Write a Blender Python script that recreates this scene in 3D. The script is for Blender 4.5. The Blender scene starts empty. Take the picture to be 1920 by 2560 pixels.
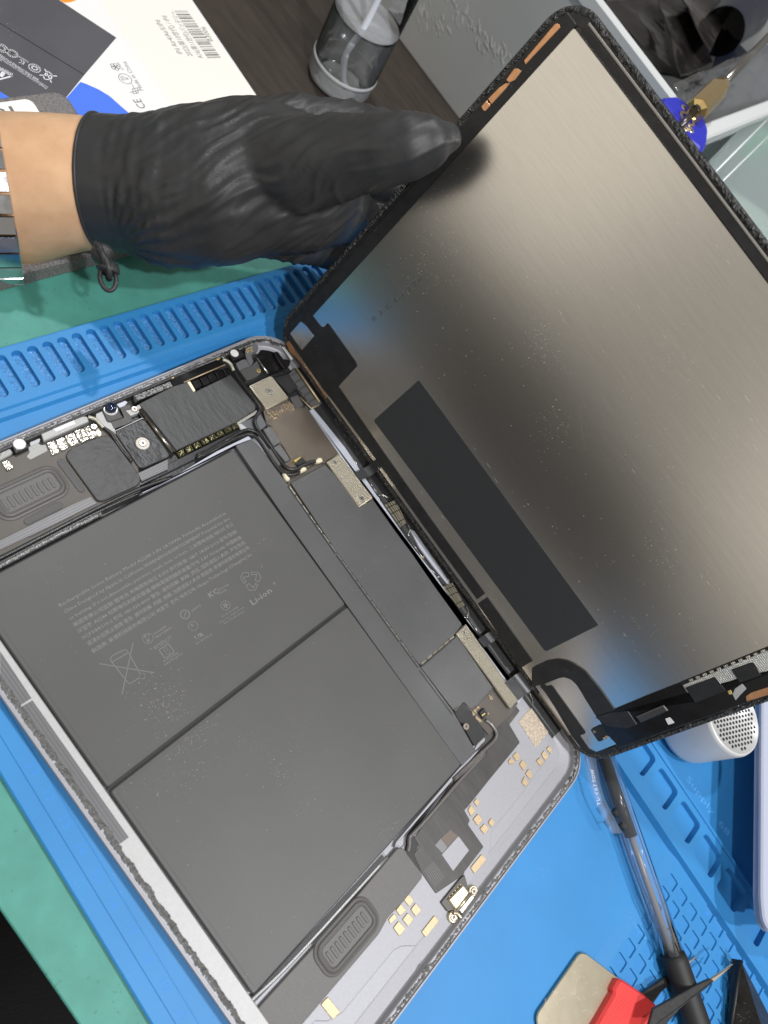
import bpy, bmesh, math, random
import numpy as np
from mathutils import Vector, Matrix, Euler, noise as mnoise

# ------------------------------------------------------------------ scene, camera, light, exposure
# world frame: the tablet housing's own axes, millimetres in the code, metres in the scene.
# x runs along the long side of the tablet, y across it, z up from the floor of the blue repair mat.
S = 0.001
SC = bpy.context.scene
COL = SC.collection
random.seed(7)
rng = np.random.default_rng(11)

cam_d = bpy.data.cameras.new("camera")
cam = bpy.data.objects.new("camera", cam_d)
COL.objects.link(cam)
cam.matrix_world = Matrix(((0.589339, -0.807298, 0.030804, 0.110236), (0.669503, 0.466696, -0.577893, -0.021225), (0.452156, 0.361199, 0.815531, 0.267678), (0.000000, 0.000000, 0.000000, 1.000000)))
cam_d.sensor_fit = 'VERTICAL'
cam_d.sensor_height = 36.0
cam_d.lens = 24.8821
cam_d.clip_start = 0.005
cam_d.clip_end = 20.0
cam_d.dof.use_dof = True
cam_d.dof.focus_distance = 0.285
cam_d.dof.aperture_fstop = 11.0
SC.camera = cam

W = bpy.data.worlds.new("World")
SC.world = W
W.use_nodes = True
bg = W.node_tree.nodes["Background"]
bg.inputs[0].default_value = (0.93, 0.88, 0.80, 1)
bg.inputs[1].default_value = 0.30

SC.view_settings.view_transform = 'Standard'
SC.view_settings.look = 'None'
SC.view_settings.exposure = 0.12
SC.view_settings.gamma = 1.0


def lamp(name, loc, target, size, watts, col, sy=None):
    d = bpy.data.lights.new(name, 'AREA')
    d.energy = watts
    d.color = col
    d.shape = 'DISK' if sy is None else 'RECTANGLE'
    d.size = size
    if sy:
        d.size_y = sy
    o = bpy.data.objects.new(name, d)
    COL.objects.link(o)
    o.location = Vector(loc) * S
    o.rotation_euler = (Vector(target) - Vector(loc)).to_track_quat('-Z', 'Y').to_euler()
    return o


# the shop's ceiling spots, high above the far short end of the bench
lamp("ceiling_spot", (700, -220, 1200), (110, 100, 0), 0.06, 7.6, (0.97, 0.98, 1.0))
lamp("ceiling_spot", (660, 330, 1250), (110, 100, 0), 0.06, 7.6, (0.97, 0.98, 1.0))
lamp("ceiling_spot", (-430, 420, 1300), (110, 100, 0), 0.06, 7.0, (0.97, 0.98, 1.0))
# added area lamps standing in for a lit shop, brightening the display's bare metal
lamp("reflection_panel", (-1000, -2100, 1150), (130, 200, 120), 1.5, 4.2, (1.0, 0.92, 0.79), 1.7)
lamp("reflection_panel", (1250, -2100, 1150), (130, 200, 120), 1.5, 3.1, (1.0, 0.92, 0.79), 1.7)


# ------------------------------------------------------------------ materials
MATS = {}


def mat(name, col, rough=0.5, metal=0.0, var=None, bump=None, rvar=None, dust=None, spec=0.5,
        trans=0.0, ior=1.45, coat=0.0, stretch=(1, 1, 1), alpha=1.0, sss=0.0, aniso=0.0):
    """var=(size_mm, amount[, colour]); bump=(size_mm, strength, depth_mm); rvar=(size_mm, amount);
    dust=(cluster_mm, grain_mm, cover, colour)"""
    if name in MATS:
        return MATS[name]
    m = bpy.data.materials.new(name)
    m.use_nodes = True
    nt = m.node_tree
    n = nt.nodes
    b = n["Principled BSDF"]
    L = nt.links.new
    b.inputs["Base Color"].default_value = (*col, 1)
    b.inputs["Roughness"].default_value = rough
    b.inputs["Metallic"].default_value = metal
    b.inputs["Specular IOR Level"].default_value = spec
    b.inputs["Transmission Weight"].default_value = trans
    b.inputs["IOR"].default_value = ior
    b.inputs["Coat Weight"].default_value = coat
    b.inputs["Alpha"].default_value = alpha
    if sss:
        b.inputs["Subsurface Weight"].default_value = sss
        b.inputs["Subsurface Radius"].default_value = (0.006, 0.002, 0.001)
    tc = n.new("ShaderNodeTexCoord")
    mp = n.new("ShaderNodeMapping")
    mp.inputs["Scale"].default_value = stretch
    L(tc.outputs["Object"], mp.inputs[0])

    def nz(size, detail=4, rg=0.55):
        t = n.new("ShaderNodeTexNoise")
        t.inputs["Scale"].default_value = 1000.0 / size
        t.inputs["Detail"].default_value = detail
        t.inputs["Roughness"].default_value = rg
        L(mp.outputs[0], t.inputs["Vector"])
        return t
    cur = None
    if var:
        t = nz(var[0])
        r = n.new("ShaderNodeValToRGB")
        a = var[1]
        c2 = var[2] if len(var) > 2 else None
        if c2:
            r.color_ramp.elements[0].color = (*col, 1)
            r.color_ramp.elements[1].color = (*c2, 1)
            r.color_ramp.elements[0].position = 0.5 - a
            r.color_ramp.elements[1].position = 0.5 + a
        else:
            r.color_ramp.elements[0].color = (*[c * (1 - a) for c in col], 1)
            r.color_ramp.elements[1].color = (*[min(1, c * (1 + a)) for c in col], 1)
            r.color_ramp.elements[0].position = 0.3
            r.color_ramp.elements[1].position = 0.7
        L(t.outputs[0], r.inputs[0])
        cur = r.outputs[0]
    if dust:
        big = nz(dust[0], 2)
        fine = nz(dust[1], 1)
        rb = n.new("ShaderNodeMapRange")
        rb.inputs[1].default_value = 0.52
        rb.inputs[2].default_value = 0.75
        rb.inputs[3].default_value = 0.0
        rb.inputs[4].default_value = 0.12
        L(big.outputs[0], rb.inputs[0])
        ad = n.new("ShaderNodeMath")
        ad.operation = 'ADD'
        L(fine.outputs[0], ad.inputs[0])
        L(rb.outputs[0], ad.inputs[1])
        st = n.new("ShaderNodeMapRange")
        st.inputs[1].default_value = dust[2]
        st.inputs[2].default_value = dust[2] + 0.04
        L(ad.outputs[0], st.inputs[0])
        mx = n.new("ShaderNodeMix")
        mx.data_type = 'RGBA'
        L(st.outputs[0], mx.inputs[0])
        if cur:
            L(cur, mx.inputs[6])
        else:
            mx.inputs[6].default_value = (*col, 1)
        mx.inputs[7].default_value = (*dust[3], 1)
        cur = mx.outputs[2]
        if metal > 0.2:
            mm = n.new("ShaderNodeMath")
            mm.operation = 'MULTIPLY_ADD'
            mm.inputs[1].default_value = -metal
            mm.inputs[2].default_value = metal
            L(st.outputs[0], mm.inputs[0])
            L(mm.outputs[0], b.inputs["Metallic"])
    if cur:
        L(cur, b.inputs["Base Color"])
    if rvar:
        t = nz(rvar[0], 3)
        mr = n.new("ShaderNodeMapRange")
        mr.inputs[1].default_value = 0.3
        mr.inputs[2].default_value = 0.7
        mr.inputs[3].default_value = max(0.02, rough - rvar[1])
        mr.inputs[4].default_value = min(1, rough + rvar[1])
        L(t.outputs[0], mr.inputs[0])
        L(mr.outputs[0], b.inputs["Roughness"])
    if bump:
        t = nz(bump[0], 3, 0.6)
        bp = n.new("ShaderNodeBump")
        bp.inputs["Strength"].default_value = bump[1]
        bp.inputs["Distance"].default_value = bump[2] * S
        L(t.outputs[0], bp.inputs["Height"])
        L(bp.outputs[0], b.inputs["Normal"])
    MATS[name] = m
    return m


def grid_mat(name, col, rough, metal, pitch, depth, kind='dots', strength=1.0):
    """metal sheet pressed with a fine grid of dimples / stripes (fine relief)"""
    if name in MATS:
        return MATS[name]
    m = mat(name, col, rough, metal)
    nt = m.node_tree
    n = nt.nodes
    L = nt.links.new
    b = n["Principled BSDF"]
    tc = n.new("ShaderNodeTexCoord")
    if kind == 'dots':
        sx = n.new("ShaderNodeSeparateXYZ")
        L(tc.outputs["Object"], sx.inputs[0])
        outs = []
        for k in (0, 1):
            ml = n.new("ShaderNodeMath")
            ml.operation = 'MULTIPLY'
            ml.inputs[1].default_value = 2 * math.pi / (pitch * S)
            L(sx.outputs[k], ml.inputs[0])
            sn = n.new("ShaderNodeMath")
            sn.operation = 'SINE'
            L(ml.outputs[0], sn.inputs[0])
            outs.append(sn)
        pr = n.new("ShaderNodeMath")
        pr.operation = 'ADD'
        L(outs[0].outputs[0], pr.inputs[0])
        L(outs[1].outputs[0], pr.inputs[1])
        h = pr.outputs[0]
    else:
        wv = n.new("ShaderNodeTexWave")
        wv.bands_direction = 'Y' if kind == 'y' else 'X'
        wv.inputs["Scale"].default_value = 1000.0 / (pitch * 20)*6.28/2
        wv.inputs["Distortion"].default_value = 0.6
        wv.inputs["Detail"].default_value = 2
        L(tc.outputs["Object"], wv.inputs[0])
        h = wv.outputs["Fac"]
        r = n.new("ShaderNodeValToRGB")
        r.color_ramp.elements[0].color = (*[c * 0.88 for c in col], 1)
        r.color_ramp.elements[1].color = (*[min(1, c * 1.15) for c in col], 1)
        L(h, r.inputs[0])
        L(r.outputs[0], b.inputs["Base Color"])
    bp = n.new("ShaderNodeBump")
    bp.inputs["Strength"].default_value = strength
    bp.inputs["Distance"].default_value = depth * S
    L(h, bp.inputs["Height"])
    L(bp.outputs[0], b.inputs["Normal"])
    return m


# ------------------------------------------------------------------ mesh helpers (all lengths in mm)
def link(name, me, m=None, parent=None, smooth=False):
    o = bpy.data.objects.new(name, me)
    COL.objects.link(o)
    if m is not None:
        me.materials.append(m)
    if parent is not None:
        o.parent = parent
    if smooth:
        me.polygons.foreach_set("use_smooth", [True] * len(me.polygons))
    return o


def mesh(name, verts, faces, m=None, parent=None, smooth=False):
    me = bpy.data.meshes.new(name)
    me.from_pydata([(v[0] * S, v[1] * S, v[2] * S) for v in verts], [], faces)
    me.validate()
    me.update()
    return link(name, me, m, parent, smooth)


def tag(o, label=None, cat=None, group=None, kind=None):
    if label:
        o["label"] = label
    if cat:
        o["category"] = cat
    if group:
        o["group"] = group
    if kind:
        o["kind"] = kind
    return o


def thing(name, label, cat, loc=(0, 0, 0), rotz=0.0, group=None):
    o = bpy.data.objects.new(name, None)
    o.empty_display_size = 0.01
    COL.objects.link(o)
    o.location = Vector(loc) * S
    o.rotation_euler = (0, 0, rotz)
    return tag(o, label, cat, group)


def area2(p):
    return sum(p[i][0] * p[(i + 1) % len(p)][1] - p[(i + 1) % len(p)][0] * p[i][1] for i in range(len(p)))


def ccw(p):
    p = list(p)
    return p if area2(p) > 0 else p[::-1]


def rnd(p, r, n=4):
    """round the corners of a polygon"""
    p = ccw(p)
    out = []
    N = len(p)
    for i in range(N):
        a, b, c = Vector(p[i - 1]).to_2d(), Vector(p[i]).to_2d(), Vector(p[(i + 1) % N]).to_2d()
        u, v = (a - b), (c - b)
        lu, lv = u.length, v.length
        if lu < 1e-6 or lv < 1e-6:
            continue
        d = min(r, lu * 0.45, lv * 0.45)
        s, e = b + u / lu * d, b + v / lv * d
        for k in range(n + 1):
            t = k / n
            q = s * (1 - t) ** 2 + b * 2 * t * (1 - t) + e * t * t
            out.append((q.x, q.y))
    return out


def inset(p, d):
    N = len(p)
    out = []
    for i in range(N):
        a, b, c = Vector(p[i - 1]).to_2d(), Vector(p[i]).to_2d(), Vector(p[(i + 1) % N]).to_2d()
        e1, e2 = (b - a), (c - b)
        if e1.length < 1e-9 or e2.length < 1e-9:
            out.append((b.x, b.y))
            continue
        e1.normalize()
        e2.normalize()
        n1, n2 = Vector((-e1.y, e1.x)), Vector((-e2.y, e2.x))
        h = n1 + n2
        if h.length < 1e-6:
            h = n1
        h.normalize()
        k = d / max(0.5, h.dot(n1))
        q = b + h * k
        out.append((q.x, q.y))
    return out


def slab(name, parent, m, poly, z0, z1, r=0.0, bev=0.15, n=4):
    """prism on a polygon, with rounded corners (r) and a bevelled top edge"""
    p = rnd(poly, r, n) if r > 0 else ccw(poly)
    N = len(p)
    bev = min(bev, (z1 - z0) * 0.6)
    q = inset(p, bev) if bev > 0 else p
    v = [(x, y, z0) for x, y in p]
    rings = [0]
    if bev > 0:
        v += [(x, y, z1 - bev) for x, y in p]
        rings.append(N)
    v += [(x, y, z1) for x, y in q]
    rings.append(len(v) - N)
    f = []
    for a, b in zip(rings[:-1], rings[1:]):
        for i in range(N):
            j = (i + 1) % N
            f.append((a + i, a + j, b + j, b + i))
    f.append(tuple(rings[-1] + i for i in range(N)))
    f.append(tuple(reversed(range(N))))
    return mesh(name, v, f, m, parent)


def box(name, parent, m, c, s, bev=0.2):
    x, y, z = c
    a, b, h = s[0] / 2, s[1] / 2, s[2] / 2
    return slab(name, parent, m, [(x - a, y - b), (x + a, y - b), (x + a, y + b), (x - a, y + b)], z - h, z + h, 0, bev)


def rrect(x0, y0, x1, y1, r, n=8):
    out = []
    for cx, cy, a0 in ((x1 - r, y0 + r, -90), (x1 - r, y1 - r, 0), (x0 + r, y1 - r, 90), (x0 + r, y0 + r, 180)):
        for k in range(n + 1):
            a = math.radians(a0 + 90 * k / n)
            out.append((cx + r * math.cos(a), cy + r * math.sin(a)))
    return out


def loft(name, parent, m, rings, close_first=False, close_last=False, smooth=False, loop=False):
    N = len(rings[0])
    v = [p for r in rings for p in r]
    f = []
    R = len(rings)
    for k in range(R if loop else R - 1):
        a, b = k * N, ((k + 1) % R) * N
        for i in range(N):
            j = (i + 1) % N
            f.append((a + i, a + j, b + j, b + i))
    if close_first:
        f.append(tuple(reversed(range(N))))
    if close_last:
        f.append(tuple((R - 1) * N + i for i in range(N)))
    return mesh(name, v, f, m, parent, smooth)


def catmull(pts, k=6):
    P = [Vector(p) for p in pts]
    P = [P[0] * 2 - P[1]] + P + [P[-1] * 2 - P[-2]]
    out = []
    for i in range(1, len(P) - 2):
        for j in range(k):
            t = j / k
            a, b, c, d = P[i - 1], P[i], P[i + 1], P[i + 2]
            out.append(0.5 * ((2 * b) + (c - a) * t + (2 * a - 5 * b + 4 * c - d) * t * t + (3 * b - a - 3 * c + d) * t ** 3))
    out.append(P[-2])
    return out


def tube(name, parent, m, pts, rad, seg=10, k=5, smooth=True, cap=True, curve=True):
    P = catmull(pts, k) if curve else [Vector(p) for p in pts]
    n = len(P)
    rr = rad if callable(rad) else (lambda t: rad)
    up = Vector((0, 0, 1))
    rings = []
    for i, p in enumerate(P):
        t = (P[min(i + 1, n - 1)] - P[max(i - 1, 0)]).normalized()
        s = t.cross(up)
        if s.length < 1e-4:
            s = t.cross(Vector((1, 0, 0)))
        s.normalize()
        q = s.cross(t).normalized()
        R = rr(i / (n - 1))
        rings.append([tuple(p + s * R * math.cos(2 * math.pi * a / seg) + q * R * math.sin(2 * math.pi * a / seg)) for a in range(seg)])
    return loft(name, parent, m, rings, cap, cap, smooth)


def ribbon(name, parent, m, path, width_dir, w, th=0.12, k=6):
    """a flexible flat strip following a path"""
    P = catmull(path, k)
    d = Vector(width_dir).normalized() * (w / 2)
    rings = []
    for i, p in enumerate(P):
        t = (P[min(i + 1, len(P) - 1)] - P[max(i - 1, 0)]).normalized()
        nn = t.cross(d).normalized() * th
        rings.append([tuple(p - d), tuple(p + d), tuple(p + d + nn), tuple(p - d + nn)])
    return loft(name, parent, m, rings, True, True)


def disc(name, parent, m, c, r, h, seg=24, bev=0.15, r2=None):
    x, y, z = c
    r2 = r if r2 is None else r2
    p = [(x + r * math.cos(2 * math.pi * i / seg), y + r2 * math.sin(2 * math.pi * i / seg)) for i in range(seg)]
    return slab(name, parent, m, p, z, z + h, 0, bev)


def strokes(name, parent, m, lines, w, z):
    """printed or engraved line work: thin flat strips lying at height z"""
    v, f = [], []
    for ln in lines:
        for a, b in zip(ln[:-1], ln[1:]):
            a, b = Vector(a).to_2d(), Vector(b).to_2d()
            d = b - a
            if d.length < 1e-6:
                continue
            d.normalize()
            nn = Vector((-d.y, d.x)) * w / 2
            e = d * w * 0.3
            i = len(v)
            for q in (a - e - nn, b + e - nn, b + e + nn, a - e + nn):
                v.append((q.x, q.y, z))
            f.append((i, i + 1, i + 2, i + 3))
    return mesh(name, v, f, m, parent)


def circ(cx, cy, r, n=20, a0=0, a1=360, ux=(1, 0), uy=(0, 1)):
    return [(cx + r * (math.cos(math.radians(a0 + (a1 - a0) * i / n)) * ux[0] + math.sin(math.radians(a0 + (a1 - a0) * i / n)) * uy[0]),
             cy + r * (math.cos(math.radians(a0 + (a1 - a0) * i / n)) * ux[1] + math.sin(math.radians(a0 + (a1 - a0) * i / n)) * uy[1])) for i in range(n + 1)]


_fc = None


def text(name, parent, m, body, p0, p1, h, z, fit=True, res=2):
    """flat lettering, baseline from p0 to p1, cap height about h"""
    global _fc
    c = bpy.data.curves.new("lettering", 'FONT')
    c.body = body
    c.size = 1.0
    c.resolution_u = res
    o = bpy.data.objects.new("lettering", c)
    COL.objects.link(o)
    dg = bpy.context.evaluated_depsgraph_get()
    me = bpy.data.meshes.new_from_object(o.evaluated_get(dg))
    COL.objects.unlink(o)
    bpy.data.objects.remove(o)
    bpy.data.curves.remove(c)
    n = len(me.vertices)
    co = np.zeros(n * 3)
    me.vertices.foreach_get("co", co)
    co = co.reshape(-1, 3)
    a, b = np.array(p0, float)[:2], np.array(p1, float)[:2]
    d = b - a
    Ld = np.linalg.norm(d)
    d /= Ld
    u = np.array([-d[1], d[0]])
    x0, x1 = co[:, 0].min(), co[:, 0].max()
    sx = Ld / (x1 - x0) if fit else h / 0.7
    sy = h / 0.7
    out = np.zeros_like(co)
    out[:, :2] = a + np.outer((co[:, 0] - x0) * sx, d) + np.outer(co[:, 1] * sy, u)
    out[:, 2] = z
    me.vertices.foreach_set("co", (out * S).ravel())
    me.update()
    return link(name, me, m, parent)


def ray_poly(c, a, poly):
    dx, dy = math.cos(a), math.sin(a)
    best = None
    for i in range(len(poly)):
        x1, y1 = poly[i][0] - c[0], poly[i][1] - c[1]
        x2, y2 = poly[(i + 1) % len(poly)][0] - c[0], poly[(i + 1) % len(poly)][1] - c[1]
        den = dx * (y2 - y1) - dy * (x2 - x1)
        if abs(den) < 1e-12:
            continue
        t = (x1 * (y2 - y1) - y1 * (x2 - x1)) / den
        s = (x1 * dy - y1 * dx) / den
        if t > 1e-9 and -1e-6 <= s <= 1 + 1e-6:
            best = t if best is None else min(best, t)
    return (c[0] + dx * best, c[1] + dy * best)


def holed(v, f, quad, hole, zt, depth, edge=0.35):
    """a cell of plate with a recess: appends to v, f"""
    c = (sum(p[0] for p in hole) / len(hole), sum(p[1] for p in hole) / len(hole))
    ang = sorted([math.atan2(p[1] - c[1], p[0] - c[0]) for p in hole] + [math.atan2(p[1] - c[1], p[0] - c[0]) for p in quad])
    outer = [ray_poly(c, a, quad) for a in ang]
    inner = [ray_poly(c, a, hole) for a in ang]
    n = len(ang)
    i0 = len(v)
    v += [(x, y, zt) for x, y in outer]
    v += [(x, y, zt) for x, y in inner]
    ins = [(x + (c[0] - x) * 0.02, y + (c[1] - y) * 0.02) for x, y in inner]
    v += [(x, y, zt - edge) for x, y in ins]
    ins2 = [(c[0] + (x - c[0]) * 0.93, c[1] + (y - c[1]) * 0.93) for x, y in inner]
    v += [(x, y, zt - depth) for x, y in ins2]
    for k in range(3):
        a, b = i0 + k * n, i0 + (k + 1) * n
        for i in range(n):
            j = (i + 1) % n
            f.append((a + i, a + j, b + j, b + i))
    f.append(tuple(i0 + 3 * n + i for i in range(n)))


def screw(name, parent, c, r, m, h=0.5):
    o = disc(name, parent, m, c, r, h, 20, 0.25)
    x, y, z = c
    zz = z + h + 0.02
    strokes("screw_slot", o, M_dark, [[(x - r * .4, y - r * .1), (x + r * .4, y + r * .1)], [(x - r * .1, y + r * .4), (x + r * .1, y - r * .4)]], r * 0.25, zz)
    return o


def shift(o, fn):
    me = o.data
    n = len(me.vertices)
    co = np.zeros(n * 3)
    me.vertices.foreach_get("co", co)
    co = fn(co.reshape(-1, 3) / S) * S
    me.vertices.foreach_set("co", co.ravel())
    me.update()


# palette ------------------------------------------------------------
M_dark = mat("near_black", (0.012, 0.012, 0.013), 0.45)
M_gloss = mat("glossy_black", (0.010, 0.010, 0.011), 0.16, rvar=(6, 0.08))
M_blackfilm = mat("black_film", (0.018, 0.018, 0.019), 0.42, var=(5, 0.25), dust=(9, 0.45, 0.80, (0.35, 0.35, 0.36)))
M_graph = mat("graphite_film", (0.058, 0.059, 0.060), 0.46, var=(8, 0.12), bump=(3.5, 0.55, 0.5), stretch=(0.45, 1.6, 1))
M_graph2 = mat("creased_film", (0.045, 0.046, 0.048), 0.40, bump=(5, 0.9, 1.1), stretch=(0.6, 1, 1))
M_foil = mat("board_film", (0.100, 0.101, 0.104), 0.38, metal=0.35, var=(30, 0.10), bump=(16, 0.35, 0.5), dust=(12, 0.4, 0.83, (0.5, 0.5, 0.5)))
M_batt = mat("battery_pouch", (0.080, 0.0795, 0.078), 0.47, metal=0.15, var=(40, 0.06), bump=(0.6, 0.08, 0.05), dust=(24, 0.33, 0.80, (0.50, 0.46, 0.38)))
M_print = mat("pale_print", (0.205, 0.205, 0.20), 0.6)
M_shell = mat("bare_aluminium", (0.34, 0.34, 0.365), 0.5, metal=0.25, var=(0.7, 0.05), bump=(0.5, 0.12, 0.04))
M_rail = mat("pale_aluminium", (0.43, 0.43, 0.43), 0.5, metal=0.2, var=(0.9, 0.05), bump=(0.5, 0.12, 0.04))
M_grey = mat("grey_plastic", (0.085, 0.084, 0.084), 0.55, var=(0.4, 0.12))
M_spkr = mat("speaker_plastic", (0.125, 0.12, 0.115), 0.5, var=(0.4, 0.12), bump=(0.5, 0.15, 0.05))
M_taupe = mat("taupe_coverlay", (0.085, 0.073, 0.062), 0.45, var=(14, 0.12))
M_gold = mat("gold_pad", (0.50, 0.385, 0.24), 0.45, metal=0.45, var=(0.7, 0.15), bump=(0.5, 0.3, 0.08))
M_champ = grid_mat("dimpled_steel", (0.66, 0.60, 0.48), 0.30, 0.80, 0.80, 0.10, 'dots', 1.0)
M_steel = mat("steel", (0.62, 0.60, 0.56), 0.26, metal=0.95)
M_ltsteel = mat("silver_lilac", (0.44, 0.46, 0.52), 0.4, metal=0.15, bump=(0.6, 0.2, 0.05))
M_crumple = mat("crumpled_foil", (0.36, 0.34, 0.30), 0.26, metal=0.85, bump=(4.5, 0.8, 1.2))
M_copper = mat("copper_tape", (0.80, 0.42, 0.22), 0.32, metal=0.9, var=(4, 0.15), bump=(3, 0.25, 0.3))
M_cream = mat("cream_connector", (0.82, 0.74, 0.56), 0.35, metal=0.3)
M_flex = grid_mat("ribbed_flex", (0.15, 0.15, 0.155), 0.40, 0.15, 0.5, 0.05, 'x', 0.5)
M_flexy = grid_mat("ribbed_flex_long", (0.13, 0.13, 0.135), 0.40, 0.15, 0.55, 0.05, 'y', 0.5)
M_flexd = mat("dark_flex", (0.060, 0.058, 0.056), 0.42, var=(6, 0.15), bump=(2.2, 0.25, 0.15), stretch=(0.35, 1.5, 1), metal=0.2)
M_cable = mat("cable_jacket", (0.020, 0.020, 0.021), 0.28)
M_cable2 = mat("grey_cable", (0.15, 0.14, 0.135), 0.3, metal=0.3)
M_glue = mat("torn_adhesive", (0.012, 0.012, 0.012), 0.28, var=(1.3, 0.16, (0.07, 0.07, 0.068)), bump=(1.0, 0.9, 0.6))
M_gluep = mat("pale_torn_adhesive", (0.17, 0.168, 0.165), 0.35, var=(1.3, 0.25, (0.05, 0.05, 0.05)), bump=(0.9, 0.9, 0.6))
M_gluem = mat("grey_torn_adhesive", (0.04, 0.04, 0.04), 0.3, var=(1.0, 0.2, (0.22, 0.22, 0.21)), bump=(0.9, 0.9, 0.6))
M_foam = mat("grey_foam", (0.13, 0.13, 0.13), 0.85, var=(0.6, 0.25), bump=(0.6, 0.5, 0.2))
M_white = mat("white_diffuser", (0.74, 0.72, 0.72), 0.5)
M_brass = mat("brass", (0.72, 0.53, 0.24), 0.22, metal=1.0)


# ================================================================== setting
def plane(name, x0, y0, x1, y1, z, m):
    o = mesh(name, [(x0, y0, z), (x1, y0, z), (x1, y1, z), (x0, y1, z)], [(0, 1, 2, 3)], m)
    return o


fl = plane("floor", -15000, -15000, 15000, 15000, -740, mat("floor_dark", (0.15, 0.135, 0.12), 0.7, var=(200, 0.3)))
tag(fl, "dark floor far below the workbench", kind="structure")

# workbench: dark wood-grain top
wb = thing("workbench", "dark brown wood grain workbench top under the box, bottle and mats", "table", (0, 0, -6))
M_wood = mat("dark_wood", (0.034, 0.025, 0.019), 0.55, var=(9, 0.3), bump=(1.6, 0.25, 0.15), stretch=(0.25, 2.2, 1))
slab("tabletop", wb, M_wood, [(-620, -27), (640, -31), (640, 800), (-620, 800)], -30, 0, 2, 1.5)

# green rubber desk mat
gm = thing("desk_mat", "green rubber desk mat lying under the blue repair mat", "mat", (0, 0, 0))
M_green = mat("green_rubber", (0.072, 0.285, 0.232), 0.55, var=(9, 0.10), bump=(0.8, 0.12, 0.06), dust=(30, 1.6, 0.74, (0.05, 0.20, 0.16)))
slab("mat_sheet", gm, M_green, [(-470, -29.5), (620, -33), (620, 236), (120, 226), (-470, 250)], -5.9, -3.05, 1.0, 0.5)

# ------------------------------------------------------------------ blue repair mat
TH = math.radians(-3.15)
bm_ = thing("repair_mat", "blue silicone repair mat with slotted edge, part trays and numbered pockets", "mat", (0, 0, 0), TH)
M_blue = mat("blue_silicone", (0.031, 0.225, 0.53), 0.50, var=(50, 0.07), bump=(0.7, 0.12, 0.06), dust=(26, 0.42, 0.80, (0.40, 0.62, 0.85)))
slab("mat_base", bm_, M_blue, [(-40, -6.5), (420, -6.5), (420, 420), (-40, 420)], -3.0, 0.0, 4, 0.6)
# slotted strip at the far end
v, f = [], []
ps = 6.07
u0, u1, zt = -38.4, -17.2, 3.0
for k in range(60):
    c = 62.25 + (k - 10) * ps
    a, b = c - ps / 2, c + ps / 2
    hole = rrect(-36.3, c - 2.0, -19.4, c + 2.0, 1.95, 6)
    holed(v, f, [(u0, a), (u1, a), (u1, b), (u0, b)], hole, zt, 2.4, 0.5)
ya, yb = 62.25 - 10.5 * ps, 62.25 + 49.5 * ps
strip = mesh("slotted_strip", v, f, M_blue, bm_)
M_slot = mat("rough_slot_floor", (0.060, 0.25, 0.55), 0.35, var=(1.2, 0.25), bump=(1.1, 1.0, 0.6), dust=(12, 0.5, 0.70, (0.45, 0.62, 0.80)))


def floors(o):
    o.data.materials.append(M_slot)
    for p in o.data.polygons:
        if len(p.vertices) > 8:
            p.material_index = 1


floors(strip)
loft("strip_lip", bm_, M_blue, [[(u0 - 1.2, y, 0.0), (u0 - 0.6, y, 2.9), (u0, y, 3.0), (u0, y, 0.0)] for y in (ya, yb)], True, True)
loft("strip_step", bm_, M_blue, [[(u1, y, 0.0), (u1, y, 3.0), (u1 + 1.6, y, 2.7), (u1 + 2.4, y, 1.7), (u1 + 4.6, y, 1.6), (u1 + 5.6, y, 0.0)] for y in (ya, yb)], True, True)
# ruler edge along the near side
slab("ruler_edge", bm_, M_blue, [(-12, -1.0), (420, -1.0), (420, 4.3), (-12, 4.3)], 0.0, 0.45, 0, 0.12)
M_bluein = mat("blue_relief", (0.034, 0.235, 0.66), 0.55)
for k in range(11):
    uu = 113.4 + (k - 1) * 9.99
    text("ruler_number", bm_, M_bluein, str(11 + k), (uu - 1.7, 0.6), (uu + 1.7, 0.6), 2.6, 0.475)
# row of square part trays along the far long side, behind the pen
v, f = [], []
for k in range(-14, 9):
    a = 265.0 + 18.68 * k
    hole = rrect(a + 2.2, 211.4, a + 17.0, 225.6, 2.2, 5)
    holed(v, f, [(a, 205.2), (a + 18.68, 205.2), (a + 18.68, 228.6), (a, 228.6)], hole, 3.0, 2.8, 0.5)
mesh("tray_row", v, f, M_blue, bm_)
for y0, y1, s in ((202.6, 205.2, 1), (228.6, 231.4, -1)):
    loft("tray_rim", bm_, M_blue, [[(x, y0, 0.0), (x, y0 if s < 0 else y0 + 1.2, 3.6), (x, y1 if s > 0 else y1 - 1.2, 3.6), (x, y1, 0.0)] for x in (3.4, 430)], True, True)
text("embossed_lettering", bm_, mat("blue_light_relief", (0.09, 0.34, 0.76), 0.4), "Supply  68", (283, 237.0), (317.5, 238.6), 3.4, 0.06)
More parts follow.
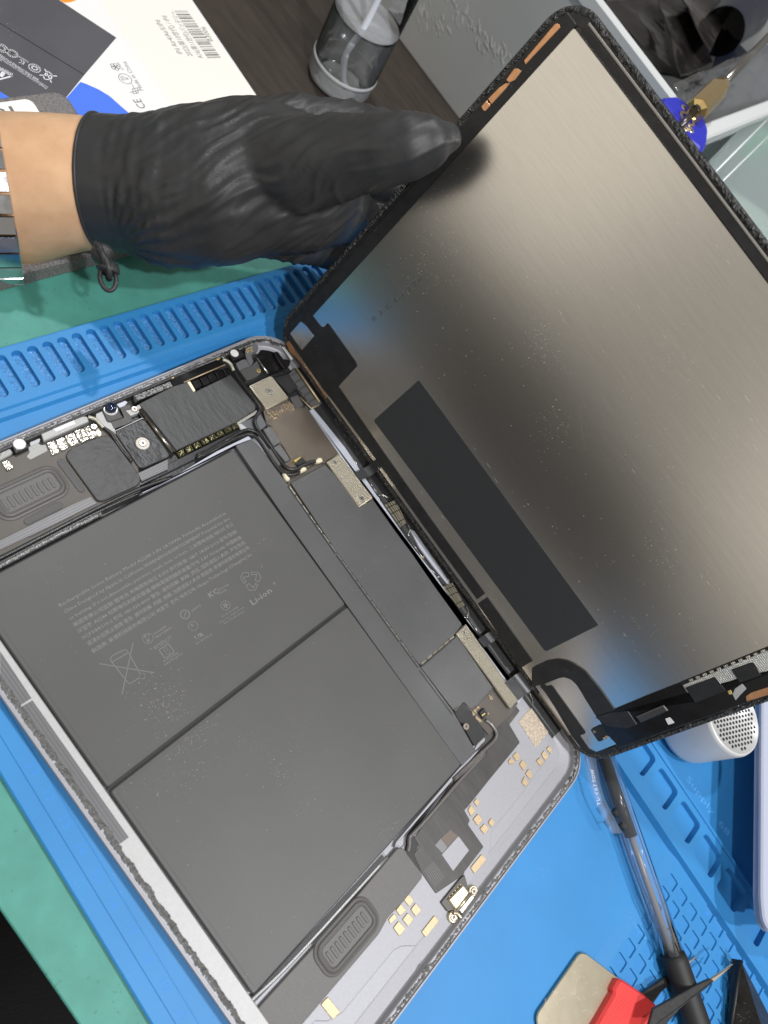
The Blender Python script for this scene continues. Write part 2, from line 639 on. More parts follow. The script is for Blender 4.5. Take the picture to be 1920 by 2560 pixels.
# numbered screw pockets
v, f = [], []
pk = 7.76
num = {}
for i in range(-1, 9):
    for j in range(-1, 9):
        uc, vc = 305.3 + pk * i, 138.4 + pk * j
        q = [(uc - pk / 2, vc - pk / 2), (uc + pk / 2, vc - pk / 2), (uc + pk / 2, vc + pk / 2), (uc - pk / 2, vc + pk / 2)]
        if i < 3 - j * 0 and i < 0 or (j == 8 and i < 3) or j < 0:
            if i < 0:
                continue
            if j == 8:
                f.append(tuple(range(len(v), len(v) + 4)))
                v += [(x, y, 0.95) for x, y in q]
                continue
        if i < 0:
            continue
        holed(v, f, q, rrect(uc - 2.95, vc - 2.95, uc + 2.95, vc + 2.95, 0.9, 4), 0.95, 0.8, 0.15)
        num[(i, j)] = (uc, vc)
mesh("number_grid", v, f, M_blue, bm_)
xe = 305.3 - pk / 2
loft("grid_apron", bm_, M_blue, [[(xe, y, 0.95), (xe - 6, y, 0.02), (xe, y, 0.0)] for y in (138.4 - 1.5 * pk, 138.4 + 8.5 * pk)], True, True)
xa, xb = xe, 305.3 + 8.5 * pk
loft("grid_apron", bm_, M_blue, [[(x, 138.4 + 8.5 * pk, 0.95), (x, 201.9, 0.0), (x, 138.4 + 8.5 * pk, 0.0)] for x in (xa, xb)], True, True)
for (i, j), (uc, vc) in num.items():
    nn = (8 - j) * 7 + i - 5 + 1 if j < 8 else i - 2
    if nn <= 0 or nn > 60 or uc > 352:
        continue
    w = 1.5 if nn < 10 else 3.0
    text("pocket_number", bm_, M_bluein, str(nn), (uc - 1.2, vc + w / 2), (uc - 1.2, vc - w / 2), 2.4, 0.19)
    bm_.children[-1] if False else None

# ================================================================== tablet housing
tb = thing("tablet_housing", "opened tablet rear housing with battery, boards and speakers, lying on the blue repair mat", "tablet housing")
LX, LY, LR = 247.6, 178.5, 18.5


def ring(ins, z):
    return [(x, y, z) for x, y in rrect(ins, ins, LX - ins, LY - ins, max(2.5, LR - ins), 10)]


shell = loft("back_shell", tb, M_shell, [ring(2.2, 0.05), ring(0.5, 0.5), ring(0.0, 1.3), ring(0.0, 5.7), ring(0.25, 6.1), ring(0.75, 6.1), ring(0.9, 5.3),
             ring(2.6, 5.2), ring(2.9, 4.9), ring(3.3, 2.6), ring(3.8, 2.2), ring(8.6, 1.45), ring(9.0, 1.25), ring(15.0, 0.95)], True, True)
# dark anodised paint on the inside walls of the three sides that are not the bright long rail
M_anod = mat("dark_anodised", (0.035, 0.035, 0.037), 0.30, metal=0.4, bump=(0.8, 0.3, 0.1))


# torn adhesive round the rim
def adhesive(name, m, t0, t1, ins0, ins1, zb, step=0.45, seedv=0, amp=0.5):
    path = rrect(0, 0, LX, LY, LR, 10)
    path = [Vector((x, y, 0)) for x, y in path] + [Vector((*path[0], 0))]
    acc = [0]
    for a, b in zip(path[:-1], path[1:]):
        acc.append(acc[-1] + (b - a).length)
    T = acc[-1]
    n = int((t1 - t0) * T / step)
    rings = []
    K = 6
    j = 0
    for i in range(n + 1):
        d = (t0 + (t1 - t0) * i / n) * T
        d %= T
        j = max(0, next(k for k in range(len(acc) - 1) if acc[k + 1] >= d - 1e-9))
        a, b = path[j], path[j + 1]
        p = a + (b - a) * ((d - acc[j]) / max(1e-6, acc[j + 1] - acc[j]))
        t = (b - a).normalized()
        nn = Vector((-t.y, t.x, 0))
        r = []
        w0 = ins0 + 0.25 * mnoise.noise((d * 0.5, 0, seedv))
        w1 = ins1 + 0.9 * mnoise.noise((d * 0.22, 5, seedv)) + 0.5 * mnoise.noise((d * 0.9, 9, seedv))
        for k in range(K):
            s = k / (K - 1)
            q = p + nn * (w0 + (w1 - w0) * s)
            h = zb + (0.12 + amp * abs(mnoise.noise((q.x * 0.9, q.y * 0.9, seedv))) ** 1.0) * (1 - (2 * s - 1) ** 4) - 0.15
            r.append((q.x, q.y, h))
        rings.append(r)
    vv = [q for r in rings for q in r]
    ff = []
    for i in range(n):
        for k in range(K - 1):
            a = i * K + k
            ff.append((a, a + 1, a + K + 1, a + K))
    return mesh(name, vv, [tuple(reversed(q)) for q in ff], m, tb)


# path starts on the bottom-end corner of the near side and runs counter-clockwise; fractions measured along it
PT = 2 * (LX + LY) - 8 * LR + 2 * math.pi * LR
q1 = (LR * math.pi / 2) / PT
e_end = q1 + (LY - 2 * LR) / PT
e_c2 = e_end + q1
e_hinge = e_c2 + (LX - 2 * LR) / PT
e_c3 = e_hinge + q1
e_top = e_c3 + (LY - 2 * LR) / PT
e_c4 = e_top + q1
adhesive("torn_adhesive_bead", M_gluep, 0.0, e_end, 0.8, 2.6, 5.25, seedv=1)
adhesive("torn_adhesive_bead", M_glue, e_end, e_c2, 0.8, 2.8, 5.25, seedv=2)
adhesive("torn_adhesive_bead", M_glue, e_c2, e_hinge, 0.8, 3.0, 5.1, seedv=3, amp=0.7)
adhesive("torn_adhesive_bead", M_glue, e_hinge, e_c3 + 0.02, 0.8, 3.0, 5.25, seedv=4)
adhesive("torn_adhesive_bead", M_gluem, e_c3 + 0.02, e_c4, 0.8, 2.4, 5.25, seedv=5)
adhesive("torn_adhesive_bead", M_gluep, e_c4, 1.0, 1.1, 3.4, 5.25, seedv=6)

# dark lined bay and wall at the camera end
M_bay = mat("bay_black", (0.022, 0.022, 0.023), 0.35, bump=(1.2, 0.4, 0.2))
slab("camera_bay", tb, M_bay, rrect(3.6, 4.0, 41.0, 174.0, 14, 8), 1.0, 1.75, 0, 0.1)
loft("bay_liner", tb, M_bay, [[(9.5, y, 1.0), (9.5, y, 1.8), (8.0, y, 1.85), (4.1, y, 2.9), (3.3, y, 4.95), (2.7, y, 5.3), (2.3, y, 5.25), (2.5, y, 1.0)] for y in (19, 60, 110, 160)], True, True)
# bright rail inside the near long side
slab("side_rail", tb, M_rail, [(20, 2.9), (229, 2.9), (229, 8.9), (20, 9.3)], 1.2, 4.9, 0.5, 0.25)
for P in ([(65.69, 7.31), (84.32, 6.90), (84.32, 3.07), (73.90, 2.53)], [(85.12, 6.79), (139.55, 6.75), (139.32, 2.90), (134.48, 3.07), (130.49, 3.02), (84.88, 2.86)]):
    slab("side_flex", tb, M_flexy, P, 4.9, 5.02, 0, 0)

# raised floor plate at the connector end
plate_pts = [(195.59, 161.80), (206.07, 169.79), (214.70, 170.78), (224.91, 171.75), (229.71, 170.16), (232.29, 167.25), (233.20, 161.80), (234.20, 134.70), (233.97, 117.20), (234.97, 114.47), (238.24, 111.42), (239.25, 108.15), (240.94, 93.74), (240.69, 80.17), (238.87, 68.11), (238.74, 62.88), (234.60, 58.71), (233.31, 55.64), (232.99, 29.39), (230.80, 23.91), (227.40, 20.88), (227.23, 15.90), (219.69, 1.00), (207.38, 6.92), (209.63, 57.90), (210.95, 117.02)]
slab("floor_plate", tb, M_shell, plate_pts, 0.9, 1.55, 0.6, 0.3)

# ------------------------------------------------------------------ battery
cells = []
for x0, x1 in ((42.0, 122.9), (123.9, 205.0)):
    o = slab("battery_cell", tb, M_batt, rrect(x0, 9.8, x1, 121.6, 1.2, 4), 1.0, 4.3, 0, 0.55)
    cells.append(o)
    # soft raised seam along the near and hinge edges of the pouch
    slab("pouch_seam", o, M_batt, [(x0 + 1.4, 11.6), (x1 - 1.4, 11.6), (x1 - 1.4, 119.8), (x0 + 1.4, 119.8)], 4.2, 4.36, 1, 0.05)
slab("cell_gap", tb, M_dark, [(122.9, 9.9), (123.9, 9.9), (123.9, 121.5), (122.9, 121.5)], 1.0, 3.2, 0, 0)
bc = cells[0]
ZT = 4.385
for body, a, b, h in (
    ("Rechargeable Li-ion Battery Model A2288 3.8V 28.93Wh 7606mAh Assembled in", 0, 0, 1),
    ("China Designed by Apple in California WARNING/AVERTISSEMENT Potential for fire", 1, 1, 1),
    ("or burning. Do not disassemble, puncture, crush, heat, or burn. 二次锂电池组 배터리 경고", 2, 2, 1),
    ("美国苹果公司监制 锂电池 充电限制电压 4.35V 执行标准: GB/T 18287-2013 型号/型號/", 3, 3, 1),
    ("모델명: A2288 标称电压和额定容量/標稱電壓和額定容量/정격: 3.8V 7606mAh 中国制造", 4, 4, 1),
    ("1ICP3/84/119-2 전화: 080-333-4000 警告: 请勿拆解, 刺破, 挤压, 加热或投入火中, 产生危险", 5, 5, 1),
    ("或浸水后禁止使用 警告: 請勿拆解, 刺破, 擠壓, 加熱或投入火中 制造商: 新普科技股份有限公司", 6, 6, 1),
    ("製造商: 新普科技股份有限公司 제품명: 전지 제조업체: Huapu Technology (Changshu) Inc", 7, 7, 1)):
    st = [(62.98, 30.16), (65.81, 30.09), (68.76, 30.21), (71.59, 30.14), (74.19, 30.20), (76.93, 30.29), (79.74, 30.39), (82.77, 30.17)][a]
    en = [(64.39, 101.33), (67.07, 101.42), (69.85, 101.29), (73.18, 100.98), (76.12, 100.88), (78.76, 100.92), (81.37, 100.90), (84.12, 100.16)][b]
    text("printed_line", bc, M_print, body, st, en, 1.25, ZT, res=1)
for body, P, h in (("7606mAh", [(89.33, 50.52), (89.15, 55.77)], .8), ("Apple Japan", [(90.54, 50.34), (90.53, 57.09)], .8), ("R-41160945", [(99.46, 47.95), (99.93, 53.87)], .8),
                   ("www.bis.gov.in", [(100.57, 47.19), (100.80, 54.90)], .8), ("Li-ion", [(100.96, 87.89), (101.01, 97.89)], 2.5), ("R45093", [(89.89, 66.88), (89.82, 70.91)], .8),
                   ("XU100345", [(88.83, 79.87), (89.14, 84.74)], .8), ("20018", [(90.21, 79.59), (90.36, 82.75)], .8), ("TIS 2217-2548", [(98.07, 74.61), (98.44, 82.30)], .7),
                   ("Importer: Apple South", [(99.38, 72.95), (99.67, 84.35)], .6), ("Asia (Thailand) Ltd", [(100.53, 73.89), (101.01, 83.35)], .6), ("E149920L", [(101.00, 61.08), (101.32, 68.39)], .7),
                   ("IS 16046(Part 2)/", [(93.08, 46.42), (93.28, 55.21)], .7), ("IEC 62133-2", [(93.76, 47.84), (94.10, 53.99)], .7), ("UR", [(99.34, 61.91), (99.71, 65.39)], 1.6),
                   ("PS", [(88.44, 47.35), (88.58, 49.45)], 1.1), ("E", [(90.17, 47.26), (90.22, 48.47)], 1.1), ("5", [(94.51, 63.35), (94.55, 64.41)], 1.2), ("KC", [(89.25, 75.66), (89.48, 79.77)], 2.2)):
    text("printed_mark", bc, M_print, body, P[0], P[1], h, ZT, res=1)
icons = []
for P, r in (([(88.95, 48.07), (90.09, 49.70)][0:2], 1.9), ([(89.13, 64.03), (90.22, 65.63)][0:2], 1.8), ([(94.40, 63.98), (95.53, 65.62)][0:2], 1.8), ([(94.88, 78.79), (95.99, 80.45)][0:2], 1.8)):
    icons.append(circ(P[0][0], P[0][1], r, 20))
P = [(89.13, 64.03)][0]
icons += [[(P[0] + 1, P[1] - 1.4), (P[0] - 1, P[1] + 1.4)], circ(P[0], P[1], 1.55, 16)]
P = [(94.88, 78.79)][0]
icons.append([(P[0] + 1.2 * math.cos(k * 2.513), P[1] + 1.2 * math.sin(k * 2.513)) for k in range(6)])
P = [(96.58, 50.87)][0]
icons += [[(P[0] - 1.9, P[1] - 2), (P[0] + 1.9, P[1] - 2), (P[0] + 1.9, P[1] + 2), (P[0] - 1.9, P[1] + 2), (P[0] - 1.9, P[1] - 2)],
          circ(P[0] - .7, P[1], .7, 10), circ(P[0] + .7, P[1], .7, 10)]
# crossed-out bin
icons += [[(87.10, 29.99), (100.37, 42.87)], [(87.34, 42.97), (100.22, 30.13)],
          [(88.01, 33.46), (87.20, 34.56), (87.68, 39.30), (88.25, 39.82), (89.35, 39.82), (97.75, 38.86)], [(98.96, 37.87), (98.75, 34.29), (98.04, 33.86), (88.01, 33.46)], [(88.90, 33.35), (89.38, 39.68)]]
P = [(99.01, 38.99)][0]
icons.append(circ(P[0], P[1], 1.0, 16))
strokes("printed_symbol", bc, M_print, icons, 0.2, ZT)
# recycling arrows
P = [(92.23, 93.45)][0]
rec = []
for k in range(3):
    a = k * 2.094
    R2 = lambda x, y: (P[0] + x * math.cos(a) - y * math.sin(a), P[1] + x * math.sin(a) + y * math.cos(a))
    rec.append([R2(-2.6, 2.0), R2(-1.2, 4.2), R2(1.2, 4.2), R2(2.4, 2.2), R2(1.0, 1.4), R2(-0.6, 3.4), R2(-1.6, 1.5), R2(-2.6, 2.0)])
strokes("printed_symbol", bc, M_print, rec + [[(90.44, 99.91), (89.77, 101.20)], [(98.49, 100.06), (98.68, 101.50)], [(97.94, 100.81), (99.27, 100.57)]], 0.17, ZT)

# film between battery and logic board, pale strip at the camera end
slab("battery_cover_film", tb, M_foil, [(41.01, 123.57), (41.21, 126.45), (41.76, 131.75), (50.07, 132.86), (66.92, 133.08), (149.16, 132.82), (186.96, 133.42), (205.84, 130.95), (205.62, 121.37), (198.41, 121.27), (79.83, 122.30)], 1.0, 4.02, 0.4, 0.2)
slab("frame_strip", tb, M_ltsteel, [(40.45, 77.06), (40.59, 89.98), (39.31, 114.60), (39.76, 131.63), (41.66, 131.98), (41.41, 126.45), (40.74, 123.48), (41.03, 117.52), (41.32, 98.29)], 1.0, 3.7, 0.2, 0.15)

# ------------------------------------------------------------------ logic board along the hinge side
lb = slab("logic_board", tb, M_taupe, [(31.39, 146.04), (33.28, 160.53), (41.38, 166.04), (66.70, 165.36), (116.30, 166.15), (162.64, 165.28), (205.67, 166.05), (207.15, 156.48), (205.83, 141.62), (197.19, 140.90), (187.50, 134.40), (163.08, 133.88), (149.37, 133.63), (66.69, 133.90), (54.61, 136.35)], 1.6, 2.6, 0.4, 0.15)
slab("board_shield", tb, M_foil, [(66.78, 134.86), (67.57, 154.98), (77.09, 156.49), (92.02, 156.82), (92.65, 164.23), (122.71, 164.71), (142.24, 164.00), (162.13, 164.00), (163.36, 158.08), (162.56, 133.35), (148.92, 133.11), (102.78, 133.15)], 2.2, 3.9, 0.5, 0.2)
slab("board_shield", tb, M_foil, [(163.54, 133.25), (164.13, 157.92), (192.59, 157.18), (192.98, 146.24), (192.01, 141.35), (187.57, 140.55), (186.88, 133.87)], 2.2, 3.9, 0.5, 0.2)
# polished board cover near the camera end
slab("board_cover", tb, mat("polished_taupe", (0.22, 0.19, 0.16), 0.24, metal=0.8), [(32.70, 145.29), (33.60, 159.17), (39.35, 162.63), (40.14, 165.61), (66.69, 164.74), (66.49, 156.81), (67.06, 155.20), (64.99, 152.83), (65.52, 139.70), (58.02, 136.70), (57.70, 142.02), (49.45, 142.93), (48.89, 138.74), (40.15, 144.20), (38.97, 142.60)], 2.2, 3.5, 0.5, 0.2)
# clip teeth of the shield frames
for a, b, n in (([(67.33, 133.40), (103.09, 132.81)], 0, 7), ([(103.71, 132.78), (149.61, 132.70)], 0, 13), ([(150.33, 132.83), (163.14, 132.79)], 0, 5), ([(164.24, 132.57), (187.56, 132.92)], 0, 7), ([(162.89, 134.39), (163.52, 157.04)], 0, 6)):
    p, q = Vector(a[0]), Vector(a[1])
    d = (q - p) / n
    nn = Vector((-d.y, d.x)).normalized() * 0.55
    for k in range(n):
        s, e = p + d * (k + 0.08), p + d * (k + 0.90)
        slab("shield_clip", tb, M_champ, [tuple(s - nn), tuple(e - nn), tuple(e + nn * .4), tuple(s + nn * .4)], 2.0, 4.0, 0, 0.12)
    s, e = p - nn * 2.2, q - nn * 2.2
    slab("shield_gap", tb, M_dark, [tuple(s), tuple(e), tuple(q - nn * 1.1), tuple(p - nn * 1.1)], 3.4, 4.06, 0, 0)
for P, scr in (([(67.03, 155.80), (66.71, 164.22), (91.99, 164.88), (92.17, 155.74)], [(69.23, 159.55), (89.47, 159.62)]), ([(163.34, 157.77), (163.23, 165.30), (204.17, 164.19), (204.39, 157.59)], [(165.52, 161.55)])):
    o = slab("dimpled_plate", tb, M_champ, P, 3.6, 4.6, 0.3, 0.15)
    for q in scr:
        screw("screw", o, (q[0], q[1], 4.5), 1.25, M_steel, 0.3)
# silver strip and the dark channel beyond it
slab("silver_strip", tb, M_ltsteel, [(42.05, 166.11), (41.92, 168.75), (49.12, 169.32), (65.96, 170.27), (94.64, 168.57), (117.65, 167.80), (138.01, 168.80), (159.38, 167.29), (162.85, 168.74), (173.01, 168.13), (195.28, 166.39), (205.70, 168.96), (206.25, 163.82), (188.79, 164.25), (163.84, 166.24), (162.71, 164.93), (144.90, 165.50), (131.48, 165.64), (126.87, 164.76), (124.29, 165.70), (119.04, 165.98), (91.92, 165.77), (66.59, 165.28)], 1.0, 2.9, 0.2, 0.2)
slab("side_channel", tb, M_anod, [(14.93, 169.86), (24.69, 173.49), (37.15, 177.67), (59.40, 175.19), (108.58, 173.85), (155.01, 174.57), (197.15, 172.93), (215.13, 174.26), (227.97, 174.77), (227.59, 170.01), (208.17, 171.06), (195.44, 167.57), (173.19, 169.20), (163.10, 169.67), (159.49, 168.35), (138.15, 169.73), (117.69, 168.73), (94.56, 169.50), (65.75, 171.21), (48.82, 170.25), (41.59, 169.68), (24.31, 170.01)], 1.0, 1.65, 0, 0.1)
for pts in ([(65.67, 171.18), (77.68, 170.21)], [(66.97, 173.71), (77.21, 174.03)], [(82.90, 170.62), (92.60, 170.11)], [(82.76, 174.20), (94.49, 173.46)], [(115.90, 169.57), (133.53, 169.46)], [(133.21, 168.96), (138.70, 170.15)], [(162.33, 170.15), (173.47, 169.67)], [(159.73, 173.28), (173.77, 173.33)],
            [(177.96, 169.09), (195.83, 168.48)], [(178.64, 173.53), (196.18, 172.81)], [(92.46, 170.23), (95.06, 168.95), (110.62, 169.73)], [(135.90, 168.02), (145.56, 168.99), (159.09, 168.38), (162.35, 169.58)]):
    tube("channel_wire", tb, M_steel, [(x, y, 1.95) for x, y in pts], 0.16, 6, 2, curve=len(pts) > 2)
for pts in ([(92.51, 169.73), (93.50, 171.85), (96.40, 173.31)], [(110.95, 173.29), (113.54, 172.74), (115.72, 169.47)], [(138.67, 169.07), (140.38, 171.73), (144.15, 174.07)], [(157.46, 172.65), (160.10, 171.99), (161.86, 169.15)], [(206.10, 172.68), (209.03, 172.23), (211.19, 170.79)]):
    tube("bent_wire", tb, M_steel, [(x, y, 2.6) for x, y in pts], 0.22, 6, 4)
# dark lining of the long side wall, with a bare patch
M_liner = mat("liner_black", (0.014, 0.014, 0.015), 0.42, bump=(0.9, 0.4, 0.2))
loft("channel_liner", tb, M_liner, [[(x, 168.6, 1.0), (x, 168.6, 1.72), (x, 170.4, 1.80), (x, 174.4, 2.95), (x, 175.2, 4.95), (x, 176.0, 5.35), (x, 176.4, 5.3), (x, 176.0, 1.0)] for x in (22, 60, 110, 160, 200, 229)], True, True)
slab("bare_wall_patch", tb, M_ltsteel, [(113.40, 172.29), (115.62, 173.71), (124.13, 173.38), (136.31, 173.11), (145.57, 172.61), (144.62, 171.13), (132.84, 170.49), (122.84, 170.52)], 2.2, 3.3, 0.2, 0.1)
vs, fs = [], []
for x0, x1, n in ((52, 76, 230), (84, 92, 50), (94, 136, 420), (138, 152, 120), (160, 172, 60), (186, 214, 60)):
    for k in range(n):
        x = random.uniform(x0, x1)
        y = random.gauss(173.6, 0.7)
        z = random.uniform(4.2, 6.3)
        a = random.uniform(-.8, .8)
        L_, w = random.uniform(.3, 1.5), random.uniform(.04, .12)
        d = Vector((math.sin(a) * .6, -math.cos(a) * .5, random.uniform(.2, 1))) * L_
        i = len(vs)
        vs += [(x - w, y, z), (x + w, y, z), (x + d.x + w * .4, y + d.y, z + d.z), (x + d.x - w * .4, y + d.y, z + d.z)]
        fs.append((i, i + 1, i + 2, i + 3))
tag(mesh("adhesive_shreds", vs, fs, mat("pale_shred", (0.34, 0.33, 0.31), 0.4), tb), kind="stuff")
# segmented magnets in the channel
M_mag = mat("nickel_magnet", (0.60, 0.56, 0.46), 0.22, metal=0.9)
for P in ([(97.46, 168.77), (98.62, 175.55), (110.64, 172.65), (110.40, 168.53)], [(143.49, 168.07), (144.96, 173.81), (157.04, 171.89), (156.17, 168.10)]):
    a, b, c, d = [Vector(p) for p in P]
    for i in range(4):
        for k in range(5):
            t0, t1 = [0, .16, .42, .80, 1.0][i] if i < 4 else 1, [0, .16, .42, .80, 1.0][i + 1]
            s0, s1 = k / 5, (k + 1) / 5
            g = 0.012
            B = lambda s, t: tuple((a * (1 - s) + b * s) * (1 - t) + (d * (1 - s) + c * s) * t)
            hz = 4.3 - 0.9 * (2 * (s0 + s1) / 2 - 1) ** 2
            slab("magnet_block", tb, M_mag, [B(s0 + g * 2, t0 + g), B(s1 - g * 2, t0 + g), B(s1 - g * 2, t1 - g), B(s0 + g * 2, t1 - g)], 1.6, hz, 0, 0.12)
# gold spring by the slot
slab("spring_slot", tb, M_dark, [(123.66, 170.83), (124.35, 172.29), (130.49, 171.85), (130.73, 170.57), (124.45, 170.10)], 1.2, 1.9, 0.8, 0)
for pts in ([(127.05, 167.40), (127.65, 171.02)], [(126.65, 167.76), (128.12, 169.79)]):
    tube("gold_spring", tb, M_gold, [(x, y, 2.4) for x, y in pts], 0.25, 6, curve=False)

# ------------------------------------------------------------------ camera end
o = slab("processor_shield", tb, M_graph, [(7.26, 98.64), (6.13, 115.80), (6.89, 122.14), (12.24, 122.70), (11.70, 142.13), (14.92, 142.44), (29.02, 143.43), (30.96, 141.97), (32.11, 129.56), (31.56, 100.01)], 1.2, 4.4, 0.5, 0.3)
slab("shield_side", tb, M_steel, [(31.97, 130.01), (31.06, 142.51), (32.44, 142.62), (33.47, 129.56)], 1.2, 3.4, 0, 0.1)
tube("shield_rail", tb, mat("bronze_rail", (0.22, 0.20, 0.17), 0.24, metal=0.9), [(*p, 4.3) for p in [(9.70, 97.77), (31.57, 98.19)]], 0.85, 10, curve=False)
slab("rail_gap", tb, M_dark, [(9.12, 96.41), (8.99, 99.20), (31.41, 99.81), (31.96, 97.00)], 1.2, 3.7, 0, 0)
o = slab("camera_film", tb, M_graph2, [(13.84, 83.77), (13.62, 96.07), (15.20, 96.70), (32.04, 96.62), (32.42, 95.26), (31.87, 84.04), (30.80, 82.96), (14.83, 83.28)], 1.2, 4.2, 0.8, 0.25)
P = [(22.92, 90.00)][0]
disc("screw_washer", o, mat("dull_washer", (0.52, 0.48, 0.43), 0.5, metal=0.4), (P[0], P[1], 4.2), 2.7, 0.25, 28, 0.1)
screw("screw", o, (P[0], P[1], 4.4), 1.5, mat("rose_steel", (0.46, 0.39, 0.34), 0.3, metal=0.9), 0.35)
slab("camera_frame", tb, M_rail, [(13.28, 83.70), (12.96, 96.57), (15.08, 97.18), (13.89, 96.62), (13.51, 96.20), (13.73, 83.89), (14.86, 83.31), (14.02, 83.06)], 1.2, 3.95, 0.2, 0.1)
# front camera
cb = slab("camera_module", tb, M_grey, [(1.79, 84.88), (2.55, 90.43), (8.74, 89.71), (9.82, 89.85), (9.14, 83.91), (8.19, 83.57)], 1.2, 4.4, 0.4, 0.3)
P = [(4.79, 87.33)][0]
disc("lens_ring", cb, mat("white_ring", (0.80, 0.80, 0.82), 0.3, metal=0.3), (P[0], P[1], 4.3), 2.75, 0.7, 28, 0.25)
rings = []
for k in range(9):
    a = k / 8 * math.pi / 2
    rings.append([(P[0] + 2.25 * math.cos(a) * math.cos(t * math.pi / 12), P[1] + 2.25 * math.cos(a) * math.sin(t * math.pi / 12), 5.0 + 0.9 + 1.7 * math.sin(a)) for t in range(24)])
rings.insert(0, [(P[0] + 2.25 * math.cos(t * math.pi / 12), P[1] + 2.25 * math.sin(t * math.pi / 12), 4.9) for t in range(24)])
loft("lens", cb, mat("blue_lens", (0.004, 0.010, 0.040), 0.05, coat=1.0), rings, False, True, True)
slab("camera_foil", tb, M_ltsteel, [(2.46, 90.89), (2.92, 94.19), (4.59, 95.42), (5.49, 93.50), (5.49, 91.20), (4.31, 90.99)], 1.2, 3.9, 0.4, 0.1)
slab("camera_flex", tb, M_flexd, [(9.24, 84.75), (9.83, 90.36), (5.41, 91.28), (5.42, 93.58), (5.70, 95.72), (7.88, 94.95), (7.31, 93.00), (10.63, 93.13), (12.67, 92.12), (12.78, 89.41), (12.34, 84.18)], 1.2, 3.7, 0.4, 0.1)
slab("camera_bracket", tb, M_rail, [(2.29, 82.73), (2.44, 84.53), (8.75, 83.98), (9.50, 84.77), (13.05, 84.40), (13.61, 83.39), (11.31, 82.33), (9.29, 81.09), (5.54, 80.66)], 1.2, 3.5, 0.4, 0.1)
slab("bracket_tab", tb, M_rail, [(7.52, 92.44), (7.95, 94.48), (7.46, 98.82), (9.90, 98.55), (10.54, 96.10), (10.43, 92.84)], 1.2, 4.0, 0.3, 0.1)
P = [(8.58, 95.79)][0]
screw("screw", tb, (P[0], P[1], 4.0), 1.35, MATS["rose_steel"], 0.5)
slab("gold_tab", tb, mat("yellow_gold", (0.85, 0.66, 0.25), 0.3, metal=0.7), [(0.30, 91.37), (0.84, 95.04), (1.84, 94.85), (1.80, 91.27)], 3.5, 4.7, 0.2, 0.1)
# earpiece block
o = slab("sensor_block", tb, M_gloss, [(1.81, 99.09), (1.44, 106.14), (1.63, 115.14), (2.70, 116.19), (6.36, 116.41), (6.62, 98.42), (6.92, 97.21), (4.72, 97.50)], 1.2, 4.8, 0.5, 0.4)
slab("grille_strip", o, mat("speckled_grille", (0.03, 0.03, 0.03), 0.25, var=(0.8, 0.12, (0.35, 0.35, 0.34)), bump=(0.6, 1, 0.4)), [(3.69, 98.83), (4.09, 115.76), (6.31, 115.49), (6.10, 98.75)], 4.75, 4.95, 0.3, 0.08)
# upper antenna block
slab("antenna_block", tb, M_gloss, [(0.89, 120.29), (0.83, 138.04), (2.48, 139.88), (6.53, 142.64), (7.09, 121.87), (6.52, 116.41), (3.82, 116.47)], 1.2, 4.9, 0.4, 0.3)
a = [(6.81, 120.81), (6.87, 142.60)]
tube("gold_edge", tb, M_gold, [(*a[0], 4.9), (*a[1], 4.9)], 0.28, 6, curve=False)
for P in ([(7.42, 124.59), (7.82, 127.89), (11.32, 127.41), (11.55, 123.93)], [(7.63, 128.51), (7.69, 131.98), (11.52, 131.47), (11.64, 127.94)], [(7.79, 132.38), (7.77, 135.72), (11.51, 135.45), (11.58, 131.78)], [(7.81, 136.43), (7.86, 139.98), (11.47, 139.53), (11.55, 135.73)], [(7.90, 140.51), (8.54, 143.55), (11.39, 143.39), (11.67, 139.90)]):
    slab("absorber_pad", tb, M_gloss, P, 3.4, 4.7, 0.25, 0.25)
slab("solder_tab", tb, M_cream, [(6.87, 122.35), (7.33, 123.81), (11.89, 123.29), (12.17, 122.05)], 3.4, 4.5, 0.1, 0.1)
for c, crop_m in (([(2.15, 117.76)][0], "yellow_gold"), ([(2.44, 141.41)][0], "yellow_gold"), ([(2.56, 144.50)][0], "steel"), ([(1.84, 76.03)][0], "rose_steel"), ([(1.74, 59.61)][0], "rose_steel"),
                  ([(1.67, 78.80)][0], "steel"), ([(8.76, 77.55)][0], "steel")):
    screw("screw", tb, (c[0], c[1], 4.7), 1.25, MATS[crop_m], 0.45)
tube("solder_braid", tb, mat("pale_braid", (0.62, 0.60, 0.50), 0.4, metal=0.6, bump=(0.7, 1, 0.5)), [(*p, 4.9) for p in [(4.25, 143.15), (5.86, 144.57), (8.04, 144.99), (10.92, 144.28)]], 0.75, 8)
# proximity sensors with white diffusers
for sq, c, r in (([(2.06, 147.24), (2.80, 153.56), (6.86, 154.03), (6.63, 147.21)], [(3.93, 149.81)], 1.85), ([(1.44, 48.35), (1.47, 53.94), (6.32, 52.76), (6.43, 47.57)], [(3.67, 50.70)], 2.1)):
    o = slab("light_sensor", tb, M_dark, sq, 1.5, 5.2, 0.5, 0.3)
    q = inset(ccw(sq), 0.75)
    slab("sensor_frame", o, mat("sensor_black", (0.03, 0.03, 0.032), 0.3), q, 5.15, 5.35, 0.4, 0.1)
    disc("diffuser", o, M_white, (c[0][0], c[0][1], 5.3), r, 0.15, 28, 0.05)
